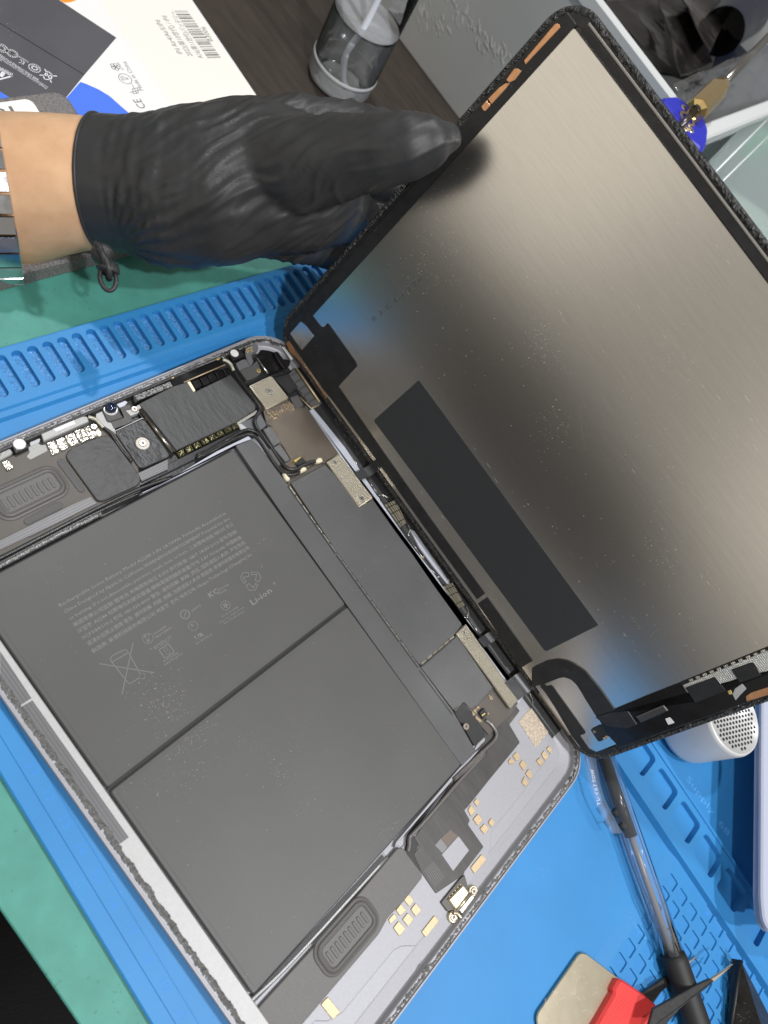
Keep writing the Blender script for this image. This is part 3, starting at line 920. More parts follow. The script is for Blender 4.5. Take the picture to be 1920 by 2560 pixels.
# corner flexes
slab("corner_flex", tb, mat("grey_flex", (0.19, 0.19, 0.20), 0.35, metal=0.3), [(3.37, 156.73), (2.90, 160.87), (3.49, 162.99), (5.31, 162.90), (6.84, 161.40), (6.80, 158.37), (7.56, 156.96), (10.91, 155.71), (12.05, 153.17), (8.76, 153.55), (5.64, 154.83)], 2.0, 4.7, 0.5, 0.1)
for k, p in enumerate([(4.23, 156.97), (4.10, 158.03), (4.16, 158.96), (4.39, 159.72), (4.96, 156.17), (5.29, 156.94), (5.21, 157.93), (5.34, 158.84), (5.84, 156.11), (6.08, 158.45)]):
    disc("gold_contact", tb, mat("yellow_gold", (0.85, 0.66, 0.25), 0.3, metal=0.7), (p[0], p[1], 4.7), 0.33, 0.35, 10, 0.15)
slab("flex_bridge", tb, mat("grey_flex", (0.19, 0.19, 0.20), 0.35, metal=0.3), [(8.02, 147.89), (7.62, 151.67), (8.05, 153.63), (12.02, 153.39), (11.66, 151.16), (11.81, 147.34), (9.88, 147.53)], 2.0, 4.2, 0.3, 0.1)
o = slab("microphone_block", tb, M_grey, [(12.00, 147.16), (11.62, 151.07), (11.98, 153.30), (10.59, 158.14), (15.32, 156.77), (16.72, 156.05), (17.51, 152.49), (17.24, 147.20)], 1.5, 4.5, 0.4, 0.3)
P = [(15.53, 155.42)][0]
screw("screw", o, (P[0], P[1], 4.4), 1.0, MATS["yellow_gold"], 0.3)
slab("corner_pan", tb, mat("polished_black_pan", (0.09, 0.09, 0.095), 0.14, metal=0.9, bump=(9, 0.3, 0.8)), [(8.25, 160.46), (4.10, 167.51), (6.86, 171.13), (12.37, 173.15), (18.96, 169.81), (18.26, 160.63), (17.07, 159.80)], 1.1, 2.0, 1.0, 0.2)
tube("pan_wire", tb, M_steel, [(*p, 3.6) for p in [(9.40, 159.18), (18.23, 159.12)]], 0.4, 8, curve=False)
slab("corner_clip", tb, M_gloss, [(10.14, 168.64), (10.67, 170.89), (14.83, 170.79), (17.04, 174.01), (19.27, 171.36), (19.36, 167.71), (14.46, 167.96)], 1.5, 4.0, 0.5, 0.3)
slab("corner_label", tb, mat("pale_label", (0.62, 0.62, 0.60), 0.5), [(9.14, 173.33), (9.11, 174.48), (17.43, 174.51), (17.47, 173.12)], 4.9, 5.3, 0.2, 0.05)
o = slab("connector_shield", tb, M_champ, [(19.76, 146.73), (19.96, 158.93), (20.53, 159.48), (32.85, 160.05), (33.36, 159.12), (32.97, 147.06), (32.32, 146.21)], 1.5, 4.5, 0.5, 0.3)
P = [(26.46, 153.30)][0]
disc("screw_washer", o, M_steel, (P[0], P[1], 4.45), 1.9, 0.2, 24, 0.1)
screw("screw", o, (P[0], P[1], 4.6), 1.2, M_steel, 0.25)
slab("connector_flex", tb, M_anod, [(21.27, 159.56), (22.47, 168.32), (30.71, 167.21), (31.34, 161.36), (23.97, 160.52)], 1.5, 4.2, 0.3, 0.2)
slab("connector_fold", tb, M_gloss, [(19.20, 159.37), (19.32, 167.16), (20.99, 167.19), (22.34, 168.37), (21.31, 159.49)], 1.5, 4.3, 0.3, 0.3)
# side antenna with five absorber pads
slab("side_antenna", tb, M_grey, [(22.75, 167.66), (21.11, 173.46), (22.62, 175.00), (41.85, 174.16), (42.36, 172.11), (41.97, 167.34), (38.47, 167.41)], 1.5, 3.6, 0.4, 0.2)
for P in ([(23.83, 167.79), (23.82, 172.21), (26.65, 172.25), (26.70, 167.87)], [(27.89, 167.74), (27.51, 172.02), (30.64, 171.99), (30.51, 168.01)], [(31.64, 167.57), (31.23, 171.89), (34.42, 172.00), (34.16, 167.82)], [(35.38, 167.57), (34.91, 171.70), (38.13, 171.87), (37.87, 167.58)], [(39.09, 167.52), (38.77, 172.18), (41.96, 172.02), (41.95, 167.41)]):
    slab("absorber_pad", tb, M_grey, P, 3.4, 4.4, 0.25, 0.25)
tube("gold_edge", tb, M_gold, [(*p, 4.7) for p in [(22.24, 172.96), (41.28, 172.41)]], 0.45, 8, curve=False)
tube("gold_edge", tb, M_gold, [(*p, 4.3) for p in [(35.01, 165.30), (42.07, 166.68), (42.23, 171.39)]], 0.3, 8, curve=False)
slab("dark_chip", tb, M_grey, [(32.86, 161.03), (33.28, 165.51), (39.04, 164.54), (38.90, 160.08)], 2.4, 3.9, 0.3, 0.2)
# scattered board components
o = None
vs, fs = [], []
for p in [(34.18, 146.65), (34.95, 146.57), (35.21, 147.55), (36.27, 147.24), (36.82, 146.31), (36.90, 147.31), (38.21, 147.36), (38.01, 147.94), (38.47, 148.22), (38.24, 148.82), (36.55, 148.64), (36.26, 149.29), (36.77, 149.53), (36.78, 150.38), (37.52, 150.24), (36.42, 151.73), (36.13, 152.39), (37.23, 151.75), (36.13, 153.25), (37.02, 152.99), (36.76, 153.71), (34.80, 155.58), (35.03, 156.49), (35.77, 155.48), (36.60, 155.93), (36.31, 157.03), (35.26, 157.41), (34.59, 158.59), (35.42, 158.60), (35.34, 159.32), (36.54, 158.82), (36.32, 159.66), (37.36, 158.40), (37.30, 159.55), (38.27, 159.01), (38.34, 158.29), (37.35, 156.21), (37.34, 154.91), (35.82, 150.48), (37.06, 148.88), (35.04, 148.86)]:
    x, y = p
    a, b, h = random.uniform(.25, .5), random.uniform(.18, .3), random.uniform(.2, .45)
    i = len(vs)
    vs += [(x - a, y - b, 3.5), (x + a, y - b, 3.5), (x + a, y + b, 3.5), (x - a, y + b, 3.5), (x - a, y - b, 3.5 + h), (x + a, y - b, 3.5 + h), (x + a, y + b, 3.5 + h), (x - a, y + b, 3.5 + h)]
    fs += [(i, i + 1, i + 5, i + 4), (i + 1, i + 2, i + 6, i + 5), (i + 2, i + 3, i + 7, i + 6), (i + 3, i, i + 4, i + 7), (i + 4, i + 5, i + 6, i + 7)]
tag(mesh("solder_components", vs, fs, M_gold, tb), kind="stuff")
for P in ([(40.19, 139.30), (40.69, 143.50), (48.92, 142.69), (49.05, 138.32)], [(49.44, 137.98), (49.59, 141.96), (57.81, 141.39), (57.68, 138.61)]):
    slab("foam_pad", tb, M_foam, P, 2.5, 4.4, 0.3, 0.3)
slab("board_flex", tb, mat("slate_flex", (0.10, 0.105, 0.115), 0.4), [(32.90, 131.40), (33.34, 140.78), (33.27, 143.52), (39.03, 142.67), (39.72, 140.07), (39.55, 137.73), (36.77, 133.72)], 2.0, 3.2, 0.3, 0.1)
slab("silver_patch", tb, M_rail, [(33.11, 130.86), (33.47, 132.39), (36.77, 133.53), (36.32, 130.28)], 2.4, 3.7, 0.2, 0.1)
# black spring fingers along the shield's lower edge
a = [(33.18, 99.67), (33.21, 131.43)]
p, q = Vector(a[0]), Vector(a[1])
d = (q - p) / 8
nn = Vector((-d.y, d.x)).normalized()
M_olive = mat("olive_spring", (0.075, 0.068, 0.035), 0.2, metal=0.7, bump=(1.5, 0.6, 0.4))
for k in range(8):
    s, e = p + d * (k + .06), p + d * (k + .92)
    slab("spring_finger", tb, M_olive, [tuple(s - nn * 1.3), tuple(e - nn * 1.3), tuple(e + nn * 1.5), tuple(s + nn * 1.5)], 1.4, 3.5, 0.2, 0.35)
    s, e = p + d * (k + .2), p + d * (k + .7)
    slab("spring_fold", tb, M_gloss, [tuple(s + nn * 1.4), tuple(e + nn * 1.2), tuple(e + nn * 3.0 + d * .3), tuple(s + nn * 3.2)], 2.0, 4.1, 0.3, 0.3)
slab("frame_lip", tb, M_anod, [(34.52, 98.23), (34.97, 130.93), (34.70, 140.09), (38.07, 139.82), (37.97, 115.88), (37.76, 95.99), (37.30, 79.54), (34.80, 80.30)], 1.0, 2.6, 0.2, 0.2)
# coax cables
CB = {"A": [(37.25, 105.97), (37.58, 113.06), (37.23, 120.09), (36.99, 124.89), (36.74, 129.39), (37.39, 132.88), (39.56, 135.28), (42.88, 136.44), (47.27, 136.38), (50.57, 136.33), (56.39, 135.15), (59.38, 134.91), (61.82, 135.10)],
      "B": [(38.05, 105.40), (38.45, 112.43), (38.14, 119.43), (38.10, 124.07), (38.35, 128.59), (39.18, 131.94), (41.12, 133.71), (44.50, 134.39), (48.50, 134.21), (52.63, 133.92), (56.75, 133.63), (59.62, 133.90), (62.25, 135.18), (64.34, 138.18), (64.69, 141.74)],
      "C": [(11.28, 144.63), (15.77, 144.37), (20.75, 144.34), (25.57, 144.42), (29.96, 144.42), (32.12, 143.53), (33.46, 140.54), (35.40, 138.05), (38.78, 136.93), (42.38, 137.07), (46.54, 136.77)]}
CC = [(45.00, 136.42), (48.75, 136.86), (53.33, 136.64), (57.20, 136.57), (59.80, 137.05), (62.03, 138.67), (62.90, 141.39), (62.83, 145.33), (63.30, 148.46), (64.33, 151.16)]
for kk in ("A", "B"):
    tube("coax_cable", tb, M_cable, [(*p, 4.1) for p in CB[kk]], 0.72, 10)
tube("coax_cable", tb, M_cable, [(*p, 4.6) for p in CB["C"]] + [(*p, 4.7) for p in CC[1:]], 0.78, 10)
slab("cable_sleeve", tb, M_grey, [(49.47, 134.29), (49.39, 136.40), (57.79, 135.71), (57.85, 134.00)], 3.6, 5.0, 0.3, 0.3)
for P in ([(61.58, 133.77), (62.07, 134.96), (64.93, 135.44), (65.70, 134.72), (65.30, 133.28), (63.74, 133.25)], [(64.25, 141.56), (63.48, 144.02), (64.35, 145.28), (65.61, 145.05), (65.63, 143.39), (65.42, 141.40)], [(63.86, 150.93), (63.55, 153.77), (64.44, 155.07), (65.92, 154.44), (65.77, 152.41), (64.95, 150.85)]):
    slab("coax_plug", tb, M_cream, P, 3.4, 4.9, 0.3, 0.4)
slab("pull_tab", tb, M_dark, [(60.72, 142.00), (59.51, 146.84), (62.71, 147.47), (62.51, 143.37)], 3.5, 4.6, 0.1, 0.1)
slab("yellow_tag", tb, mat("yellow_gold", (0.85, 0.66, 0.25), 0.3, metal=0.7), [(59.04, 142.16), (59.12, 146.30), (59.54, 146.49), (60.20, 142.35)], 3.6, 4.9, 0.1, 0.1)

# upper left: antenna, crumpled foils, earpiece speaker
slab("antenna_block", tb, mat("dull_silver", (0.34, 0.34, 0.33), 0.45, metal=0.3, bump=(4, 0.4, 0.3)), [(1.50, 61.25), (1.02, 72.84), (3.85, 77.76), (6.11, 77.16), (6.27, 58.50), (2.90, 59.32)], 1.5, 4.9, 0.4, 0.3)
slab("antenna_label", tb, mat("grey_label", (0.28, 0.28, 0.27), 0.35, metal=0.4), [(2.33, 63.62), (1.53, 71.76), (2.99, 72.65), (4.92, 72.35), (4.77, 64.44)], 4.88, 4.98, 0.3, 0.03)
for P in ([(6.74, 59.27), (6.94, 62.32), (11.31, 61.73), (12.38, 60.87), (12.18, 58.10), (9.50, 58.74)], [(7.06, 62.83), (7.11, 66.02), (10.79, 65.87), (11.91, 65.40), (12.25, 62.11), (9.20, 62.10)], [(7.02, 66.52), (7.13, 70.17), (11.14, 69.92), (12.12, 69.15), (12.10, 66.03), (9.07, 65.84)],
          [(6.67, 70.61), (6.94, 74.23), (10.82, 74.07), (12.26, 73.62), (12.40, 70.03), (9.43, 69.94)], [(6.84, 74.45), (7.33, 78.29), (10.37, 79.47), (12.65, 76.46), (12.69, 73.65), (9.36, 73.92)], [(6.66, 42.10), (6.85, 44.79), (10.36, 44.66), (10.66, 41.89)]):
    o = slab("crumpled_tab", tb, M_crumple, P, 2.0, 4.0, 0.25, 0.25)
slab("silver_tail", tb, mat("matte_silver", (0.33, 0.33, 0.32), 0.45, metal=0.25, bump=(0.8, 0.6, 0.2)), [(5.25, 53.00), (5.36, 57.00), (6.47, 57.19), (7.22, 58.78), (9.60, 58.19), (10.08, 51.08), (8.33, 50.52), (7.35, 52.44)], 2.4, 3.6, 0.4, 0.1)
slab("silver_tail", tb, MATS["matte_silver"], [(0.52, 43.69), (1.12, 47.29), (5.03, 47.37), (5.66, 46.57), (6.23, 40.37)], 2.4, 4.3, 0.4, 0.3)
slab("sensor_tail", tb, MATS["grey_flex"], [(2.53, 55.05), (2.11, 57.55), (4.28, 58.52), (5.40, 57.41), (5.30, 53.95)], 1.5, 3.4, 0.2, 0.1)
sp = slab("earpiece_speaker", tb, M_taupe, [(5.27, 25.56), (5.78, 42.22), (5.82, 52.72), (7.13, 67.02), (8.47, 80.53), (15.35, 84.91), (27.85, 84.77), (40.06, 77.90), (39.47, 57.72), (38.42, 39.19), (37.52, 18.20), (36.80, 7.97)], 1.0, 3.4, 0.5, 0.3)
slab("antenna_tail", tb, M_cream, [(10.59, 76.78), (10.00, 78.40), (11.39, 79.08), (12.77, 78.35), (13.02, 77.10)], 3.0, 4.3, 0.4, 0.2)


def speaker_cone(parent, x0, y0, x1, y1, z, m, n, pitch, ymid0, xmid, slot_l, dirx):
    """rolled surround ring, flat cone and a row of raised ribs"""
    prof = [(0.0, 0.0), (0.35, 0.55), (0.9, 0.75), (1.3, 0.45), (1.5, 0.3), (1.7, 0.8), (2.2, 1.05), (2.7, 0.85), (2.95, 0.35), (3.15, 0.35), (3.35, 0.6)]
    rings = []
    for ins, h in prof:
        r = max(0.8, 5.2 - ins)
        rings.append([(a, b, z + h) for a, b in rrect(x0 + ins, y0 + ins, x1 - ins, y1 - ins, r, 8)])
    o = loft("speaker_cone", parent, m, rings, False, True)
    for k in range(n):
        yc = ymid0 + pitch * k
        slab("cone_rib", o, m, rrect(xmid - slot_l / 2, yc - 0.62, xmid + slot_l / 2, yc + 0.62, 0.6, 5), z + 0.55, z + 0.95, 0, 0.3)
    return o


speaker_cone(sp, 14.1, 30.5, 28.2, 57.6, 3.4, M_spkr, 9, 2.2, 34.9, 21.5, 4.7, 1)
for P in ([(14.87, 58.64), (14.35, 60.71), (15.60, 61.16), (29.41, 61.16), (29.85, 59.84), (29.02, 58.66), (16.07, 58.25)], [(29.25, 36.67), (28.57, 50.07), (29.78, 51.39), (31.71, 50.91), (31.61, 36.76)], [(33.09, 34.68), (32.42, 52.86), (35.01, 53.35), (36.22, 52.11), (35.96, 34.90)]):
    slab("felt_pad", tb, M_grey, P, 3.3, 3.75, 1.2, 0.15)
slab("black_sheet", tb, mat("satin_sheet", (0.050, 0.050, 0.051), 0.44, bump=(9, 0.7, 1.0), stretch=(1, 0.6, 1)), [(14.23, 62.45), (12.90, 64.92), (12.87, 73.78), (13.79, 80.25), (16.12, 80.96), (33.97, 81.27), (35.95, 80.41), (37.19, 78.22), (36.54, 63.79), (35.31, 62.04), (15.92, 61.89)], 3.2, 4.5, 1.2, 0.3)
slab("ribbed_flex", tb, M_flex, [(32.15, 24.73), (32.21, 53.39), (32.48, 61.10), (36.12, 61.71), (35.17, 22.98)], 3.2, 3.8, 0.2, 0.1)
slab("ribbed_flex", tb, M_flex, [(32.61, 81.40), (32.96, 95.17), (36.66, 92.63), (36.22, 80.82)], 2.0, 3.7, 0.2, 0.1)
for pts, r in (([(37.08, 18.73), (37.61, 23.68), (37.66, 42.17), (37.71, 62.35), (38.43, 78.97), (40.26, 92.22)], 0.75), ([(38.48, 17.93), (39.03, 22.86), (38.98, 41.36), (39.09, 61.46), (40.04, 78.35)], 0.65)):
    tube("coax_cable", tb, M_cable, [(*p, 3.4) for p in pts], r, 10)
tube("braided_edge", tb, mat("speckled_braid", (0.10, 0.10, 0.10), 0.3, metal=0.5, var=(0.8, 0.15, (0.4, 0.4, 0.4)), bump=(0.7, 1, 0.5)), [(*p, 3.3) for p in [(40.07, 18.75), (40.06, 27.62), (39.86, 44.71), (40.12, 60.80)]], 0.85, 8)
tube("coax_cable", tb, M_cable, [(*p, 4.4) for p in [(9.56, 80.47), (12.16, 81.23), (14.93, 81.65), (20.31, 81.28), (27.72, 81.81)]], 0.62, 10)
tube("cable_end", tb, MATS["pale_braid"], [(*p, 4.8) for p in [(4.16, 77.98), (6.15, 79.75), (8.45, 80.24), (10.52, 80.45)]], 0.7, 8)

# ------------------------------------------------------------------ connector end
uf = slab("connector_end_flex", tb, M_flexd, [(193.46, 158.27), (205.36, 159.42), (205.76, 162.83), (209.23, 163.02), (209.80, 154.13), (218.67, 152.96), (218.83, 146.20), (219.08, 129.12), (219.56, 113.14), (219.32, 111.47), (223.90, 110.77), (224.32, 108.98), (235.24, 108.77), (235.32, 107.32), (235.51, 95.57), (236.01, 95.08), (234.86, 90.75), (232.04, 80.91), (223.03, 81.06), (215.41, 82.78), (215.14, 86.65), (211.30, 87.03), (210.70, 93.71), (207.43, 115.20), (206.58, 139.47), (197.42, 141.33), (194.47, 147.23)], 1.5, 1.9, 0.5, 0.1)
slab("flex_window", tb, M_shell, [(224.02, 92.10), (224.36, 102.53), (231.44, 102.61), (231.65, 91.93)], 1.85, 2.0, 0.3, 0.03)
slab("flex_patch", tb, mat("brown_patch", (0.14, 0.105, 0.085), 0.4), [(219.54, 95.94), (220.12, 101.22), (224.16, 102.39), (223.81, 96.03)], 1.85, 1.97, 0.2, 0.02)
slab("flex_patch", tb, mat("slate_patch", (0.20, 0.20, 0.21), 0.4), [(219.50, 92.09), (219.49, 95.76), (223.83, 95.92), (223.89, 92.72)], 1.85, 1.97, 0.2, 0.02)
for k in range(7):
    a = [(222.69, 82.58), (230.19, 82.63)]
    d = Vector([(222.69, 82.58), (223.19, 88.33)][1]) - Vector([(222.69, 82.58), (223.19, 88.33)][0])
    p, q = Vector(a[0]) + d * k / 7, Vector(a[1]) + d * k / 7
    strokes("flex_trace", uf, mat("trace_grey", (0.14, 0.14, 0.14), 0.4), [[tuple(p), tuple(q)]], 0.22, 1.93)
# flat copper heat pad and contact pads
slab("contact_pad", tb, mat("rough_gold", (0.50, 0.42, 0.33), 0.45, metal=0.45, var=(0.7, 0.35), bump=(0.6, 1.0, 0.3)), [(212.02, 159.05), (212.28, 169.24), (225.79, 168.90), (225.86, 158.22)], 1.5, 1.75, 0.5, 0.08)
for P in ([(223.93, 69.27), (223.96, 72.16), (227.10, 72.26), (227.15, 69.47)], [(224.10, 64.59), (224.00, 67.55), (227.17, 67.79), (226.70, 64.58)], [(228.28, 69.28), (228.20, 72.30), (231.69, 72.49), (231.53, 69.24)], [(228.31, 64.57), (228.19, 67.69), (231.48, 68.03), (231.62, 64.79)],
          [(227.62, 60.03), (227.56, 63.12), (231.39, 63.55), (231.38, 60.09)], [(224.21, 60.34), (224.36, 63.34), (226.34, 63.20), (225.92, 59.94)], [(236.89, 67.68), (236.86, 75.45), (239.58, 75.51), (239.53, 67.77)], [(236.37, 98.86), (236.46, 106.10), (239.51, 106.52), (239.14, 98.52)],
          [(225.01, 25.20), (225.19, 28.32), (231.90, 28.81), (231.50, 25.52)], [(220.07, 117.05), (219.95, 119.18), (222.17, 119.50), (222.43, 116.95)], [(220.41, 112.72), (220.08, 115.28), (223.20, 115.53), (223.20, 112.19)], [(224.56, 112.08), (224.64, 115.50), (227.81, 115.60), (227.92, 112.21)],
          [(229.28, 112.11), (229.37, 115.30), (232.40, 115.64), (232.24, 112.40)], [(230.36, 116.84), (230.18, 119.34), (232.53, 119.52), (232.80, 116.92)], [(219.97, 145.74), (220.28, 148.51), (223.23, 148.79), (223.04, 145.70)], [(224.76, 145.91), (224.56, 148.51), (227.76, 149.09), (228.15, 145.81)],
          [(229.47, 145.53), (229.29, 148.59), (232.19, 148.34), (232.96, 145.78)], [(220.04, 142.05), (220.11, 144.48), (223.11, 144.84), (221.44, 141.97)], [(229.47, 158.38), (229.58, 160.97), (232.81, 161.02), (232.99, 158.09)], [(229.60, 162.47), (230.05, 165.01), (232.36, 164.40), (232.83, 162.52)],
          [(229.56, 154.14), (230.05, 157.15), (232.79, 157.12), (232.74, 154.19)], [(230.73, 141.32), (229.91, 144.46), (233.44, 144.08), (233.09, 141.61)]):
    slab("contact_pad", tb, M_gold, P, 1.3, 2.05, 0.5, 0.12)
# socket board and charging socket
ub = slab("socket_board", tb, mat("dark_board", (0.075, 0.07, 0.065), 0.35, metal=0.3), [(235.45, 80.20), (235.56, 92.74), (236.05, 94.75), (240.66, 92.72), (241.65, 92.31), (241.43, 82.33), (239.77, 80.32)], 1.4, 2.5, 0.4, 0.2)
slab("charging_socket", tb, mat("pale_gold", (0.66, 0.58, 0.42), 0.3, metal=0.8), [(236.63, 82.98), (237.54, 91.27), (241.49, 91.46), (241.56, 82.97)], 1.4, 3.7, 0.4, 0.4)
slab("socket_sleeve", tb, M_steel, [(242.31, 83.79), (242.53, 92.18), (246.18, 92.58), (245.86, 83.98)], 1.2, 3.4, 0.3, 0.4)
a = [(241.89, 83.20), (241.96, 91.85)]
tube("gold_edge", tb, MATS["pale_gold"], [(*a[0], 3.6), (*a[1], 3.6)], 0.4, 8, curve=False)
for c in [(242.63, 93.46), (242.62, 80.59)]:
    o = disc("mounting_ear", tb, MATS["pale_gold"], (c[0], c[1], 1.4), 2.1, 1.7, 20, 0.3)
    screw("screw", o, (c[0], c[1], 3.0), 1.4, MATS["rose_steel"], 0.5)
for P in [(236.73, 84.25), (236.72, 85.85), (236.82, 87.58), (236.86, 89.16), (237.01, 90.78)]:
    box("solder_joint", tb, M_gold, (P[0], P[1], 2.6), (0.8, 0.5, 0.5), 0.1)
tube("socket_spring", tb, MATS["pale_gold"], [(*p, 3.8) for p in [(241.22, 81.31), (242.44, 82.40), (244.52, 82.65), (246.86, 82.64)]], 0.7, 8)
# battery connector block
o = slab("battery_connector", tb, M_blackfilm, [(187.62, 133.76), (187.59, 140.18), (188.27, 141.07), (192.73, 141.37), (194.49, 140.67), (199.39, 141.05), (203.56, 140.03), (204.74, 139.10), (204.35, 132.93), (203.76, 131.96), (197.14, 132.87), (194.11, 134.31), (192.54, 132.78)], 1.4, 3.6, 0.4, 0.25)
tube("connector_outline", o, M_champ, [(*p, 3.5) for p in [(187.44, 134.28), (187.40, 140.20), (188.19, 140.98), (192.75, 141.17)]], 0.22, 6, curve=False)
P = [(195.63, 134.27)][0]
screw("screw", o, (P[0], P[1], 3.5), 1.5, MATS["rose_steel"], 0.5)
o = slab("cable_socket", tb, M_dark, [(195.51, 143.69), (195.72, 147.22), (198.74, 146.86), (198.85, 143.52)], 2.4, 3.8, 0.2, 0.2)
for P in ([(197.16, 143.80), (197.31, 144.99), (197.80, 145.13), (197.71, 143.77)], [(197.31, 144.99), (197.45, 145.92), (198.01, 145.89), (197.91, 145.02)]):
    slab("gold_contact", o, MATS["yellow_gold"], P, 3.78, 3.9, 0, 0.03)
vs, fs = [], []
for p in [(193.79, 141.68), (193.81, 142.71), (193.94, 143.64), (193.85, 144.52), (193.87, 145.31), (194.33, 145.65), (194.55, 141.18), (194.68, 141.84), (194.60, 142.98), (196.35, 141.76), (196.92, 141.99), (197.59, 142.11), (198.26, 142.24), (198.94, 142.36), (197.01, 141.37), (197.68, 141.49), (198.46, 141.50), (194.18, 153.67), (194.86, 153.53), (195.54, 153.38), (195.11, 154.38), (195.90, 154.12), (199.12, 147.83)]:
    x, y = p
    a, b, h = random.uniform(.25, .5), random.uniform(.2, .3), random.uniform(.2, .45)
    i = len(vs)
    vs += [(x - a, y - b, 2.6), (x + a, y - b, 2.6), (x + a, y + b, 2.6), (x - a, y + b, 2.6), (x - a, y - b, 2.7 + h), (x + a, y - b, 2.7 + h), (x + a, y + b, 2.7 + h), (x - a, y + b, 2.7 + h)]
    fs += [(i, i + 1, i + 5, i + 4), (i + 1, i + 2, i + 6, i + 5), (i + 2, i + 3, i + 7, i + 6), (i + 3, i, i + 4, i + 7), (i + 4, i + 5, i + 6, i + 7)]
tag(mesh("solder_components", vs, fs, M_gold, tb), kind="stuff")
# long cable and its dark trough; bright tube along the battery
LC = [(200.05, 144.55), (203.23, 145.64), (206.43, 145.53), (208.33, 144.50), (209.09, 141.83), (208.72, 136.84), (207.80, 125.31), (207.24, 114.92)] + [(209.59, 135.24), (209.38, 115.60), (209.74, 96.41), (209.49, 87.08), (209.57, 85.05), (211.37, 83.06), (212.53, 81.15)]
tube("long_cable", tb, M_cable2, [(*p, 2.9) for p in LC], 0.85, 10)
slab("cable_trough", tb, M_dark, [(206.52, 136.78), (207.56, 145.56), (206.69, 115.54), (209.95, 87.44), (214.68, 86.99), (215.32, 83.50), (222.52, 81.92), (221.41, 80.30), (211.76, 81.02), (208.53, 85.84)], 1.0, 1.75, 0, 0)
slab("trough_wall", tb, M_shell, [(205.74, 121.67), (206.32, 131.21), (206.94, 134.04), (207.19, 119.71), (207.43, 81.44), (207.67, 77.97), (206.79, 79.68)], 1.0, 2.7, 0, 0.15)
EC = [(207.89, 73.29), (207.72, 50.12), (207.55, 34.27), (207.06, 19.78)] + [(205.96, 8.86), (206.24, 5.36), (207.14, 4.10), (209.75, 2.89)]
tube("bright_tube", tb, mat("satin_tube", (0.30, 0.305, 0.30), 0.36, metal=0.5), [(*p, 3.0) for p in EC], 0.72, 12)
# dust and lint left on the battery
def specks(name, parent, m, pts, z, smin=.06, smax=.22):
    vs, fs = [], []
    for x, y in pts:
        a, r = random.uniform(0, 3.14), random.uniform(smin, smax) * random.random() ** .7 + smin * .4
        L_ = r * random.choice((1, 1, 1, 1.6, 2.6))
        i = len(vs)
        for k in range(5):
            t = a + k * 1.2566
            vs.append((x + L_ * math.cos(t) * math.cos(a) - r * math.sin(t) * math.sin(a), y + L_ * math.cos(t) * math.sin(a) + r * math.sin(t) * math.cos(a), z))
        fs.append(tuple(range(i, i + 5)))
    return tag(mesh(name, vs, fs, m, parent), kind="stuff")


M_lint = mat("pale_lint", (0.42, 0.40, 0.36), 0.7)
pp = []
for (cx, cy), sx, sy, n in (([(112.79, 39.15)][0], 5, 5, 240), ([(127.31, 39.08)][0], 2.2, 6, 110), ([(134.10, 31.65)][0], 5, 9, 110), ([(106.09, 41.36)][0], 4, 4, 60)):
    for k in range(n):
        pp.append((random.gauss(cx, sx), random.gauss(cy, sy)))
pp += [(random.uniform(43, 204), random.uniform(12, 119)) for k in range(160)]
pp = [q for q in pp if 12 < q[1] < 119 and (43.5 < q[0] < 121.5 or 125.5 < q[0] < 203.5)]
specks("dust_specks", tb, M_lint, pp, 4.39, .04, .11)
specks("dust_specks", tb, M_lint, [(random.uniform(70, 190), random.uniform(134, 160)) for k in range(60)], 3.93, .05, .12)
# lower speaker
ls = slab("lower_speaker", tb, M_spkr, [(211.49, 3.11), (209.59, 5.69), (209.27, 10.28), (209.74, 36.67), (208.65, 78.66), (209.94, 80.30), (222.24, 80.69), (223.46, 79.80), (223.85, 68.90), (223.18, 60.52), (224.55, 54.31), (224.11, 17.11), (224.23, 7.00), (216.13, -1.81)], 1.0, 3.0, 1.2, 0.3)
speaker_cone(ls, 208.9, 31.2, 223.0, 58.4, 3.0, M_spkr, 9, 2.18, 35.9, 216.2, 4.6, 1)

# ribbon cables crossing to the lifted display
M_ribbon = mat("ribbon_black", (0.045, 0.046, 0.048), 0.33, metal=0.2)
for P, w in (([(80.26, 164.81)], 4.6), ([(174.71, 166.11)], 4.8)):
    x, y = P[0]
    ribbon("ribbon_cable", tb, M_ribbon, [(x - 0.4, y - 0.4, 4.75), (x, y + 2, 4.6), (x + .4, 171.0, 4.6), (x + .6, 173.2, 6.4), (x + .6, 173.6, 11.5)], (1, 0.05, 0), w, 0.12)

# ================================================================== lifted display
dp = bpy.data.objects.new("display_panel", None)
COL.objects.link(dp)
dp.empty_display_size = 0.01
DM = Matrix(((0.999944, 0.001702, -0.010459, 1.632586), (-0.010424, 0.335360, -0.942033, 174.397284), (0.001904, 0.942089, 0.335358, 6.083177), (0.000000, 0.000000, 0.000000, 1.000000)))          # millimetres
DINV = DM.inverted()
_m = DM.copy()
_m.translation = DM.translation * S
dp.matrix_world = _m
tag(dp, "lifted tablet display seen from its bare metal back, held up by a black gloved hand", "tablet display")
DX, DY, DR = 245.64, 173.97, 12.4
M_glassb = mat("display_glass", (0.006, 0.006, 0.007), 0.06, coat=0.5)
M_dshield = mat("brushed_shield", (0.75, 0.72, 0.67), 0.26, metal=1.0, var=(0.9, 0.035), stretch=(0.06, 1, 1), dust=(17, 0.42, 0.80, (0.62, 0.60, 0.57)))

